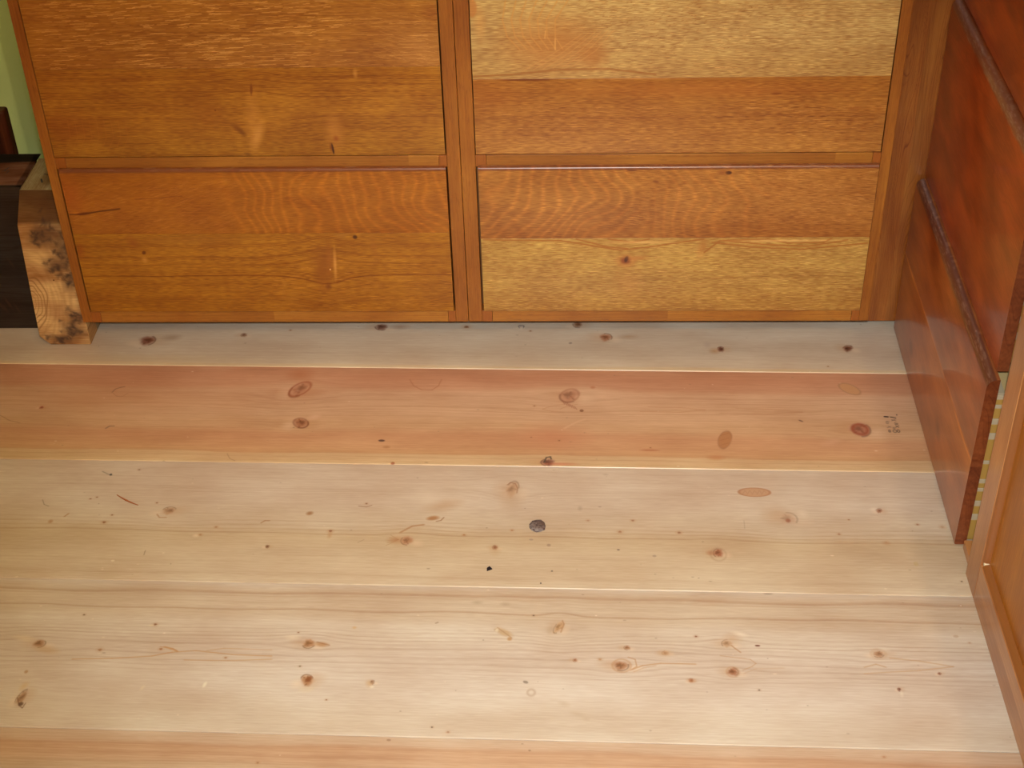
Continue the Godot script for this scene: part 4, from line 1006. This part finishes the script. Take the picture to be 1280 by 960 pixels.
func _ready() -> void:
	# ------------------------------------------------------------ camera, light, exposure
	var cam := Camera3D.new()
	cam.name = "camera"
	add_child(cam)
	cam.fov = rad_to_deg(2.0 * atan(480.0 / 1868.58))
	cam.transform = Transform3D(Basis.from_euler(Vector3(-0.642700, 0.050567, -0.030862)), Vector3(0.15944, 1.19950, 1.67643))
	cam.near = 0.02
	cam.far = 30.0
	cam.current = true
	var env := Environment.new()
	env.background_mode = Environment.BG_COLOR
	env.background_color = Color(0, 0, 0)
	env.tonemap_mode = Environment.TONE_MAPPER_LINEAR
	env.tonemap_exposure = 1.0
	env.sdfgi_enabled = true
	env.ssao_enabled = true
	env.ssil_enabled = true
	var we := WorldEnvironment.new()
	we.name = "environment"
	we.environment = env
	add_child(we)
	var flash := SpotLight3D.new()      # the photographer's flash, a hand's breadth above the lens
	flash.name = "camera_flash"
	add_child(flash)
	flash.position = Vector3(0.175, 1.255, 1.66)
	flash.basis = Basis.looking_at(Vector3(0.20, 0.06, 0.34) - flash.position)
	flash.light_color = Color(0.99, 1.0, 1.0)
	flash.light_energy = 2.75
	flash.light_size = 0.02
	flash.spot_range = 12.0
	flash.spot_attenuation = 2.0
	flash.spot_angle = 28.0
	flash.spot_angle_attenuation = 1.0
	flash.shadow_enabled = true
	var bulb_at := Vector3(0.615, 2.28, 2.45)
	var lamp := OmniLight3D.new()
	lamp.name = "ceiling_bulb_light"
	add_child(lamp)
	lamp.position = bulb_at
	lamp.light_color = Color(1.0, 0.84, 0.66)
	lamp.light_energy = 1.35
	lamp.light_size = 0.015
	lamp.omni_range = 12.0
	lamp.omni_attenuation = 2.0
	lamp.shadow_enabled = true

	# ------------------------------------------------------------ materials
	var names := {"a": plank_print_ash(), "b": plank_print_orange(), "c": plank_print_pale(), "d": plank_print_knotty(), "e": plank_print_honey()}
	for k in names:
		M["plank_" + k] = wood(names[k], 0.34, 0.5)
	for k in ["UL1", "UL2", "UR1", "UR2", "LL1", "LL2", "LR1", "LR2"]:
		M[k] = wood(oak_print(k), 0.30, 0.5)
	var p := Paint.new(0.8, 0.06, 800, 72, 301)
	p.fill([[0, C(145, 87, 30)], [0.5, C(151, 93, 32)], [1, C(143, 85, 28)]], [], 10, 0.12, 0.05, 0.0007, 0.0005, 0.001)
	p.dashes(900, C(110, 58, 20), 0.4, 0.004, 0.014, 0.0)
	M.stile = wood(p.tex(), 0.36)
	p.ell(0.4, 0.03, 0.6, 0.06, 0.0, C(146, 80, 28), 0.5, 0.1)
	M.stile_dark = wood(p.tex(), 0.36)
	p = Paint.new(0.8, 0.06, 800, 72, 302)
	p.fill([[0, C(149, 95, 33)], [0.5, C(155, 100, 36)], [1, C(147, 91, 32)]], [], 14, 0.14, 0.05, 0.0007, 0.0005, 0.001)
	p.dashes(900, C(112, 62, 22), 0.4, 0.004, 0.014, 0.0)
	M.rail = wood(p.tex(), 0.36)
	M.carcass = mat(C(120, 78, 40), 0.6)
	M.pale_ply = mat(C(206, 170, 116), 0.6)
	M.box_wood = mat(C(204, 176, 120), 0.6)
	M.finger_pale = mat(C(186, 170, 138), 0.6)
	M.finger_yellow = mat(C(180, 142, 68), 0.55)
	# cherry fronts of the side cabinet, grain running towards the viewer
	p = Paint.new(0.45, 0.14, 900, 280, 311)
	p.fill([[0, C(152, 70, 24)], [0.5, C(158, 80, 30)], [1, C(160, 84, 34)]], [[0.99, -0.35, 0.02]], 12, 0.10, 0.10, 0.0008, 0.0006, 0.0014)
	p.dashes(700, C(186, 108, 52), 0.35, 0.006, 0.03, -0.06)
	p.ell(0.22, 0.0, 3.0, 0.014, 0.0, C(92, 54, 44), 0.85, 0.4)  # grey reflection on the rounded top, painted in; pale scuffs follow
	p.dashes(260, C(160, 130, 112), 0.5, 0.003, 0.014, 0.02, 0.0, 1.0, 0.0, 0.07, 2)
	M.cherry_high = wood(p.tex(), 0.30, 0.5, 0.3, 0.10)
	p = Paint.new(0.45, 0.13, 900, 260, 312)
	p.fill([[0, C(166, 92, 38)], [0.05, C(168, 94, 38)], [1, C(162, 86, 34)]], [[0.0, -0.3, 0.025]], 10, 0.08, 0.06, 0.0007, 0.0006, 0.0012)
	p.ell(0.112, 0.084, 0.018, 0.013, 0.2, C(104, 42, 20), 0.7, 0.9)
	p.ell(0.295, 0.073, 0.020, 0.014, 0.3, C(104, 42, 20), 0.75, 0.9)
	p.ell(0.20, 0.07, 0.03, 0.015, 0.3, C(128, 58, 26), 0.4, 0.9)
	p.dashes(500, C(186, 110, 54), 0.3, 0.006, 0.03, -0.02)
	M.cherry_low = wood(p.tex(), 0.30, 0.5, 0.3, 0.10)
	p = Paint.new(0.45, 0.24, 900, 480, 313)
	p.fill([[0, C(159, 63, 19)], [0.4, C(154, 62, 19)], [1, C(165, 71, 22)]], [], 16, 0.14, 0.25, 0.0009, 0.0006, 0.0018)
	p.dashes(1400, C(184, 104, 48), 0.45, 0.008, 0.035, -0.05)
	for s in [[0.06, 0.12, 0.05, 0.03], [0.10, 0.17, 0.06, 0.02], [0.2, 0.16, 0.05, 0.012], [0.3, 0.1, 0.06, 0.02]]:
		p.ell(s[0], s[1], s[2], s[3], 0.1, C(104, 44, 16), 0.5, 0.95)
	p.ell(0.22, 0.0, 3.0, 0.012, 0.0, C(122, 86, 68), 0.7, 0.4)  # rounded top greyed by a painted reflection, then scuffed
	p.dashes(340, C(164, 138, 120), 0.5, 0.003, 0.016, 0.02, 0.0, 1.0, 0.0, 0.045, 2)
	M.cherry_wide = wood(p.tex(), 0.30, 0.5, 0.3, 0.10)
	p = Paint.new(0.12, 0.03, 240, 60, 314)
	p.fill([[0, C(124, 64, 32)], [1, C(112, 56, 28)]], [], 26, 0.25, 0.1, 0.001, 0.0008, 0.001)
	var turned := Image.create_from_data(240, 60, false, Image.FORMAT_RGB8, p.px)
	M.end_dark = wood(ImageTexture.create_from_image(turned), 0.45)
	M.end_red = wood(p.tex(), 0.35)
	M.end_red.albedo_color = Color(1.0, 1.0, 1.0)
	p = Paint.new(0.8, 0.12, 900, 140, 321)
	p.bend(0.10, 0.05, 0.03, 0.02, 1.2)
	p.bend(0.40, 0.07, 0.06, 0.02, 1.0)
	p.fill([[0, C(150, 92, 38)], [0.5, C(148, 86, 34)], [1, C(152, 88, 34)]], [], 22, 0.3, 0.25, 0.0008, 0.0006, 0.0014)
	M.filler = wood(p.tex(), 0.34)
	p = Paint.new(0.8, 0.06, 800, 72, 322)
	p.fill([[0, C(184, 126, 76)], [1, C(178, 118, 66)]], [], 8, 0.08, 0.06, 0.0006, 0.0005, 0.0012)
	M.frame = wood(p.tex(), 0.30, 0.5, 0.4, 0.12)
	p = Paint.new(0.8, 0.4, 800, 400, 323)
	p.fill([[0, C(178, 112, 36)], [0.3, C(172, 106, 32)], [1, C(176, 110, 34)]], [], 20, 0.10, 0.12, 0.0007, 0.0006, 0.001)
	M.panel = wood(p.tex(), 0.36, 0.5)
	M.bead = mat(C(146, 90, 44), 0.35)
	M.chip = mat(C(226, 208, 170), 0.7)
	M.gap = mat(C(60, 40, 26), 0.9)

	# ------------------------------------------------------------ setting
	var paint := mat(C(214, 252, 186), 0.85, 0.3)
	var bump := NoiseTexture2D.new()
	var fn := FastNoiseLite.new()
	fn.seed = 5
	fn.frequency = 0.05
	bump.noise = fn
	bump.width = 256
	bump.height = 256
	bump.seamless = true
	paint.heightmap_enabled = true
	paint.heightmap_texture = bump
	paint.heightmap_scale = 0.05
	paint.uv1_triplanar = true
	paint.uv1_world_triplanar = true
	paint.uv1_scale = Vector3(4, 4, 4)
	var white := mat(C(226, 222, 210), 0.9, 0.3)
	struct("wall_back", rbox(Vector3(-1.9, -0.05, -0.54), Vector3(1.3, 2.4, -0.42), 0.001, paint))
	struct("wall_left", rbox(Vector3(-2.02, -0.05, -0.54), Vector3(-1.9, 2.4, 3.0), 0.001, white))
	struct("wall_right", rbox(Vector3(1.3, -0.05, -0.54), Vector3(1.42, 2.4, 3.0), 0.001, white))
	struct("wall_front", rbox(Vector3(-2.02, -0.05, 3.0), Vector3(1.42, 2.4, 3.12), 0.001, white))
	struct("ceiling", rbox(Vector3(-2.02, 2.4, -0.54), Vector3(1.42, 2.5, 3.12), 0.001, white))
	var floor_slab := struct("floor", rbox(Vector3(-1.9, -0.06, -0.42), Vector3(1.3, -0.0205, 3.0), 0.001, M.gap))
	var rows := [[-0.36, 0.192, "d", 0.1], [-0.168, 0.2093, "a", 0.17], [0.0413, 0.2041, "b", 0.105], [0.2454, 0.2135, "c", 0.145], [0.4589, 0.2175, "d", 0.112], [0.6764, 0.2116, "e", 0.1]]
	var at := 0.888
	for k in ["c", "b", "d", "a", "e", "c", "d", "b", "c"]:
		rows.append([at, 0.21, k, 0.1])
		at += 0.21
	for r in rows:
		var plank := put("plank", extrude(plank_outline(r[1], r[3]), -1.86, 1.24, M["plank_" + r[2]], Vector3(-0.75, 0, 0), Vector3(1 / 1.5, 0, 0), Vector3(0, 0, 1 / r[1])), floor_slab)
		plank.basis = Basis(Vector3.UP, -0.0206)
		plank.position = Vector3(0.0206 * -r[0], 0, r[0])

	# ------------------------------------------------------------ the two oak cabinets along the back
	oak_cabinet("L", -0.5131, -0.5, 0.0007, 0.0181, 0.424, 0.1926, "oak drawer cabinet on the left, beside the rough timber blocks, with bright ray flecks")
	oak_cabinet("R", 0.0187, 0.0375, 0.5438, 0.5572, 0.4063, 0.1831, "oak drawer cabinet right of the other, its lowest board with a dark knot")
	var strip := upright("filler_panel", self, Vector3(0.5597, 0.0, -0.07), Vector3(0.66, 0.74, -0.0525), M.filler, 0.54)
	strip.position.y = 0.0125
	tag(strip, "plain brown vertical filler board in the corner between the oak and the cherry cabinets", "filler board")

	# ------------------------------------------------------------ the cherry cabinet along the right
	var o := thing("drawer_cabinet", Vector3(0.6044, 0, 0), -PI / 2 - 0.0119, "red-brown cherry drawer cabinet on the right, its drawer fronts stepped back one above the other", "cabinet")
	put("carcass", rbox(Vector3(-0.02, 0.012, -0.46), Vector3(0.43, 0.859, -0.345), 0.001, M.carcass), o)
	put("carcass_side", rbox(Vector3(0.412, 0.012, -0.345), Vector3(0.43, 0.859, -0.046), 0.001, M.carcass), o)
	put("carcass_side", rbox(Vector3(-0.04, 0.012, -0.345), Vector3(-0.02, 0.859, -0.046), 0.001, M.carcass), o)
	upright("stile", o, Vector3(0.398, 0.0, -0.0455), Vector3(0.4295, 0.74, -0.026), M.frame, 0.2)
	put("base_block", rbox(Vector3(0.392, 0.0, -0.0255), Vector3(0.4295, 0.012, -0.010), 0.001, M.frame), o)
	cherry_front(o, "drawer", 0.0, 0.3905, 0.004, 0.240, 0.1277, [M.cherry_high, M.cherry_low, M.end_dark, M.end_red], "lowest drawer, pulled out furthest, of two glued cherry boards")
	cherry_front(o, "drawer", -0.0105, 0.378, 0.2425, 0.483, -1.0, [M.cherry_wide, null, M.end_dark, M.end_dark], "middle drawer front of one wide cherry board")
	cherry_front(o, "drawer", -0.020, 0.374, 0.4855, 0.70, -1.0, [M.cherry_wide, null, M.end_dark, M.end_dark], "upper drawer front cut by the frame")

	# ------------------------------------------------------------ the framed cabinet nearest on the right
	o = thing("panel_cabinet", Vector3(0.604, 0, 0.4345), -PI / 2, "orange-brown frame-and-panel cabinet cut off by the right edge, nearest to the viewer", "cabinet")
	put("carcass", rbox(Vector3(0.004, 0.004, -0.45), Vector3(0.80, 0.859, -0.0215), 0.001, M.carcass), o)
	upright("stile", o, Vector3(0.0, 0.0, -0.021), Vector3(0.0405, 0.74, 0.0), M.frame, 0.0, 0.0012)
	upright("stile", o, Vector3(0.76, 0.0, -0.021), Vector3(0.80, 0.74, 0.0), M.frame, 0.03, 0.0012)
	level("rail", o, Vector3(0.0408, 0.0, -0.021), Vector3(0.7597, 0.0525, 0.0), M.frame, 0.1, 0.0012)
	level("rail", o, Vector3(0.0408, 0.69, -0.021), Vector3(0.7597, 0.74, 0.0), M.frame, 0.2, 0.0012)
	put("panel", rbox(Vector3(0.041, 0.053, -0.0205), Vector3(0.7595, 0.6895, -0.0085), 0.0006, M.panel, Vector3.ZERO, Vector3(0, 1 / 0.8, 0), Vector3(1 / 0.4, 0, 0)), o)
	var bw := 0.0042
	var bead_poly := PackedVector2Array([Vector2(-0.0085, 0.0), Vector2(-0.0008, 0.0), Vector2(-0.0014, 0.0016), Vector2(-0.0038, 0.0034), Vector2(-0.0085, bw)])
	put("bead", extrude(bead_poly, 0.0455, 0.755, M.bead, Vector3.ZERO, Vector3(1, 0, 0), Vector3(0, 1, 0)), o).position = Vector3(0, 0.0528, 0)
	var side_bead := put("bead", extrude(bead_poly, -0.688, -0.0575, M.bead, Vector3.ZERO, Vector3(1, 0, 0), Vector3(0, 1, 0)), o)
	side_bead.transform = Transform3D(Basis(Vector3(0, -1, 0), Vector3(1, 0, 0), Vector3(0, 0, 1)), Vector3(0.0408, 0, 0))
	put("corner_chip", rbox(Vector3(0.0408, 0.0528, -0.0084), Vector3(0.0452, 0.0572, -0.0022), 0.0015, M.chip), o).set_meta("label", "pale open gap where the beads meet")

	var top := level("worktop", self, Vector3(0.578, 0.86, -0.415), Vector3(1.295, 0.90, 2.2), M.frame, 0.4, 0.004)
	tag(top, "brown wooden worktop overhanging the cabinets on the right, above the frame", "worktop")

	# ------------------------------------------------------------ timber blocks at the left
	p = Paint.new(0.07, 0.24, 140, 480, 401)
	p.fill([[0, C(84, 56, 30)], [0.155, C(104, 70, 38)], [0.185, C(190, 150, 96)], [1, C(192, 152, 100)]], [], 4, 0.04, 0.1, 0.0008, 0.0008, 0.002)
	for i in 16:
		p.ell(0.002, 0.165, 0.006 + i * 0.0042, 0.012 + i * 0.0085, 0.15, C(120, 80, 44), 0.55 if i < 5 else 0.12, 0.06, 0.94, 0.05)
	for s in [[0.052, 0.052, 0.030, 0.03], [0.034, 0.060, 0.018, 0.022], [0.060, 0.085, 0.016, 0.034], [0.045, 0.105, 0.02, 0.014], [0.062, 0.130, 0.014, 0.02], [0.058, 0.19, 0.016, 0.016], [0.050, 0.212, 0.024, 0.018], [0.030, 0.226, 0.026, 0.010]]:
		p.ell(s[0], s[1], s[2], s[3], 0.3, C(74, 52, 40), 0.55, 0.9, 0.0, 0.12)
		for i in 14:
			p.ell(s[0] + p.rng.randfn(0.0, 0.4) * s[2], s[1] + p.rng.randfn(0.0, 0.4) * s[3], p.rng.randf_range(0.002, 0.006), p.rng.randf_range(0.002, 0.007), p.rng.randf() * 3.0, C(58, 44, 40), 0.4, 0.8, 0.0, 0.2)
	p.ell(0.040, 0.128, 0.0012, 0.0012, 0.0, C(70, 40, 20), 0.9)
	M.block_end = wood(p.tex(), 0.8, 0.3)
	p = Paint.new(0.13, 0.07, 260, 140, 402)
	p.fill([[0, C(150, 132, 100)], [1, C(160, 138, 104)]], [], 8, 0.1, 0.1, 0.001, 0.0008, 0.002)
	for s in [[0.030, 0.046, 0.044, 0.052], [0.044, 0.052, 0.050, 0.040], [0.050, 0.040, 0.036, 0.036], [0.058, 0.040, 0.072, 0.050], [0.072, 0.050, 0.066, 0.030], [0.080, 0.044, 0.094, 0.044], [0.094, 0.044, 0.094, 0.056], [0.086, 0.030, 0.100, 0.034]]:
		for i in 2:
			p.stroke([Vector2(s[0], s[1]), Vector2(s[2], s[3])], C(44, 52, 66), 1.0, 0.0014)
	M.block_top = wood(p.tex(), 0.8, 0.3)
	p = Paint.new(0.2, 0.24, 300, 360, 403)
	p.fill([[0, C(46, 36, 32)], [0.5, C(40, 34, 32)], [1, C(48, 38, 32)]], [], 14, 0.3, 0.15, 0.002, 0.001, 0.003)
	for i in 26:
		p.ell(p.rng.randf() * 0.2, p.rng.randf_range(0.08, 0.22), 0.012, 0.003, 1.2, C(84, 52, 38), 0.35, 0.8)
	M.dark_timber = wood(p.tex(), 0.55, 0.4)
	p = Paint.new(0.2, 0.1, 300, 150, 404)
	p.fill([[0, C(30, 26, 26)], [0.24, C(34, 28, 28)], [0.30, C(122, 84, 70)], [0.92, C(132, 92, 76)], [1, C(40, 32, 30)]], [], 8, 0.2, 0.1, 0.001, 0.001, 0.004)
	for i in 22:
		var q := Vector2(p.rng.randf_range(0.02, 0.19), p.rng.randf_range(0.035, 0.088))
		p.stroke([q, q + Vector2(p.rng.randf_range(-0.014, 0.014), p.rng.randf_range(-0.010, 0.010)), q + Vector2(p.rng.randf_range(-0.018, 0.018), p.rng.randf_range(-0.012, 0.012))], C(56, 66, 84), 0.6, 0.0012)
	M.dark_top = wood(p.tex(), 0.8, 0.3)
	var block := func(called: String, front: Array, z0: float, z1: float, z2: float, ytop: float, lean: float, face: Material, top: Material, uv: Array, label: String) -> void:
		# front: outline of the end face from lower left, counter-clockwise; chamfered back from z0 to z1 at the top
		var n := thing(called, Vector3(front[0].x, 0, z1), 0, label, "timber")
		var off := -n.position
		var r0 := []
		var r1 := []
		var r2 := []
		var high: float = front[2].y
		for q in front:
			var up: float = q.y
			r0.append(Vector3(q.x, up, z0 - 0.002 * up) + off)
			var y1: float = ytop if up > high - 0.012 else up
			r1.append(Vector3(q.x + lean * (z1 - z0), y1, z1) + off)
			r2.append(Vector3(q.x + lean * (z2 - z0), y1 - 0.001, z2) + off)
		put("end_face", loft([r0, r1], face, Vector3(uv[0], uv[1], 0) + off, Vector3(1 / uv[2], 0, 0), Vector3(0, -1 / uv[3], 0)), n)
		put("body", loft([r1, r2], top, Vector3(uv[0], 0, z2) + off, Vector3(0, 0, 1 / (z1 - z2)) if uv[4] else Vector3(1 / 0.2, 0, 0), Vector3(1 / 0.07, 0, 0) if uv[4] else Vector3(0, 0, 1 / (z1 - z2))), n)
	block.call("timber_block", [Vector2(-0.573, 0.0), Vector2(-0.5165, 0.0), Vector2(-0.5155, 0.193), Vector2(-0.5775, 0.194), Vector2(-0.5865, 0.014)], -0.017, -0.052, -0.142, 0.2275, 0.0, M.block_end, M.block_top, [-0.587, 0.235, 0.07, 0.24, true], "pale sawn timber block with dark mould stains and growth rings, standing against the oak cabinet")
	block.call("timber_block", [Vector2(-0.77, 0.0), Vector2(-0.589, 0.0), Vector2(-0.588, 0.02), Vector2(-0.5795, 0.2085), Vector2(-0.77, 0.2085)], -0.0575, -0.062, -0.158, 0.226, 0.0, M.dark_timber, M.dark_top, [-0.78, 0.24, 0.2, 0.24, false], "blackened timber block with a pinkish scribbled top, left of the pale block")
	p = Paint.new(0.5, 0.1, 300, 60, 405)
	p.fill([[0, C(84, 42, 24)], [1, C(70, 34, 20)]], [], 10, 0.2, 0.1, 0.001, 0.001, 0.002)
	M.board = wood(p.tex(), 0.5, 0.4)
	var bd := upright("plank_offcut", self, Vector3(-0.73, 0.0, -0.215), Vector3(-0.6335, 0.271, -0.195), M.board, 0.0, 0.004)
	tag(bd, "dark red-brown board standing on end behind the blackened timber, against the green wall side", "board")

	# ------------------------------------------------------------ bits on the floor
	var rng := RandomNumberGenerator.new()
	rng.seed = 77
	var disc := SurfaceTool.new()
	var ring := []
	for k in 3:
		var rr := []
		for i in 11:
			var t := TAU * i / 11
			var r: float = [0.0098, 0.0092, 0.0070][k] * rng.randf_range(0.93, 1.07)
			rr.append(Vector3(cos(t) * r, [0.0, 0.0013, 0.0018][k] + rng.randf_range(0.0, 0.0005), sin(t) * r * 1.12))
		ring.append(rr)
	p = Paint.new(0.02, 0.02, 64, 64, 501)
	p.fill([[0, C(116, 102, 98)], [1, C(132, 118, 110)]], [], 0, 0.1, 0.1, 0.0003, 0.001, 0.002)
	p.specks(60, C(70, 56, 56), 0.7)
	M.stone = wood(p.tex(), 0.95, 0.1)
	var lump := put("pebble", loft(ring, M.stone, Vector3(-0.01, 0, -0.01), Vector3(50, 0, 0), Vector3(0, 0, 50)))
	lump.position = Vector3(0.1179, -0.0010, 0.3568)
	tag(lump, "flat round grey pebble lying on the pale floor plank", "pebble")
	ring = [[Vector3(-0.0030, 0, -0.001), Vector3(-0.0024, 0, 0.0048), Vector3(0.0046, 0, 0.0010), Vector3(0.0008, 0, -0.0036)], [Vector3(-0.0026, 0.001, -0.001), Vector3(-0.0020, 0.001, 0.0042), Vector3(0.0040, 0.002, 0.0008), Vector3(0.0008, 0.0024, -0.0030)]]
	lump = put("black_chip", loft(ring, mat(C(26, 24, 34), 0.4), Vector3.ZERO, Vector3(10, 0, 0), Vector3(0, 0, 10)))
	lump.position = Vector3(0.0631, -0.0008, 0.4307)
	tag(lump, "small black angular chip on the floor below the grey pebble", "chip")
	ring = []
	for k in 6:
		var t := k / 5.0
		var r := 0.0009 * (1.0 - 0.6 * absf(t - 0.45) * 2.0)
		var c := Vector3(lerpf(-0.4007, -0.3694, t), 0.0006, lerpf(0.3041, 0.3232, t) + 0.0015 * sin(t * PI)) - Vector3(-0.385, 0, 0.314)
		ring.append([c + Vector3(0, -r, r), c + Vector3(0, -r, -r), c + Vector3(0, r, -r), c + Vector3(0, r, r)])
	lump = put("wood_splinter", loft(ring, mat(C(176, 104, 56), 0.6), Vector3.ZERO, Vector3(10, 0, 0), Vector3(0, 0, 10)))
	lump.position = Vector3(-0.385, 0.0002, 0.314)
	tag(lump, "thin curved orange-brown wood splinter on the pale plank at the left", "splinter")
	ring = [[Vector3(-0.005, 0, -0.002), Vector3(-0.002, 0, 0.004), Vector3(0.004, 0, 0.003), Vector3(0.005, 0, -0.003)], [Vector3(-0.003, 0.003, -0.001), Vector3(-0.002, 0.002, 0.002), Vector3(0.002, 0.003, 0.002), Vector3(0.003, 0.002, -0.002)]]
	lump = put("dust_clump", loft(ring, mat(C(150, 138, 126), 0.95), Vector3.ZERO, Vector3(10, 0, 0), Vector3(0, 0, 10)))
	lump.position = Vector3(0.0870, -0.0004, -0.058)
	tag(lump, "tiny grey clump of dust below the middle of the back cabinets", "dust")
	var bar := put("tool_handle", rbox(Vector3(-0.4031, 0.0, 0.7265), Vector3(-0.3322, 0.008, 0.76), 0.0035, mat(C(34, 24, 30), 0.5), Vector3.ZERO, Vector3(1, 0, 0), Vector3(0, -1, 0), [], null, 4))
	tag(bar, "dark rounded bar just entering the frame at the lower left corner", "handle")

	# ------------------------------------------------------------ ceiling bulb
	var glow := mat(Color(1, 1, 1), 0.5)
	glow.emission_enabled = true
	glow.emission = Color(1.0, 0.84, 0.66)
	glow.emission_energy_multiplier = 2.0
	var fit := thing("ceiling_lamp", Vector3(bulb_at.x, 2.4, bulb_at.z), 0, "round white ceiling lamp above the floor, out of the frame", "lamp")
	var sph := SphereMesh.new()
	sph.radius = 0.03
	sph.height = 0.06
	sph.material = glow
	put("bulb", sph, fit).position.y = -0.12
	var cyl := CylinderMesh.new()
	cyl.top_radius = 0.05
	cyl.bottom_radius = 0.02
	cyl.height = 0.088
	cyl.material = white
	put("socket", cyl, fit).position.y = -0.045
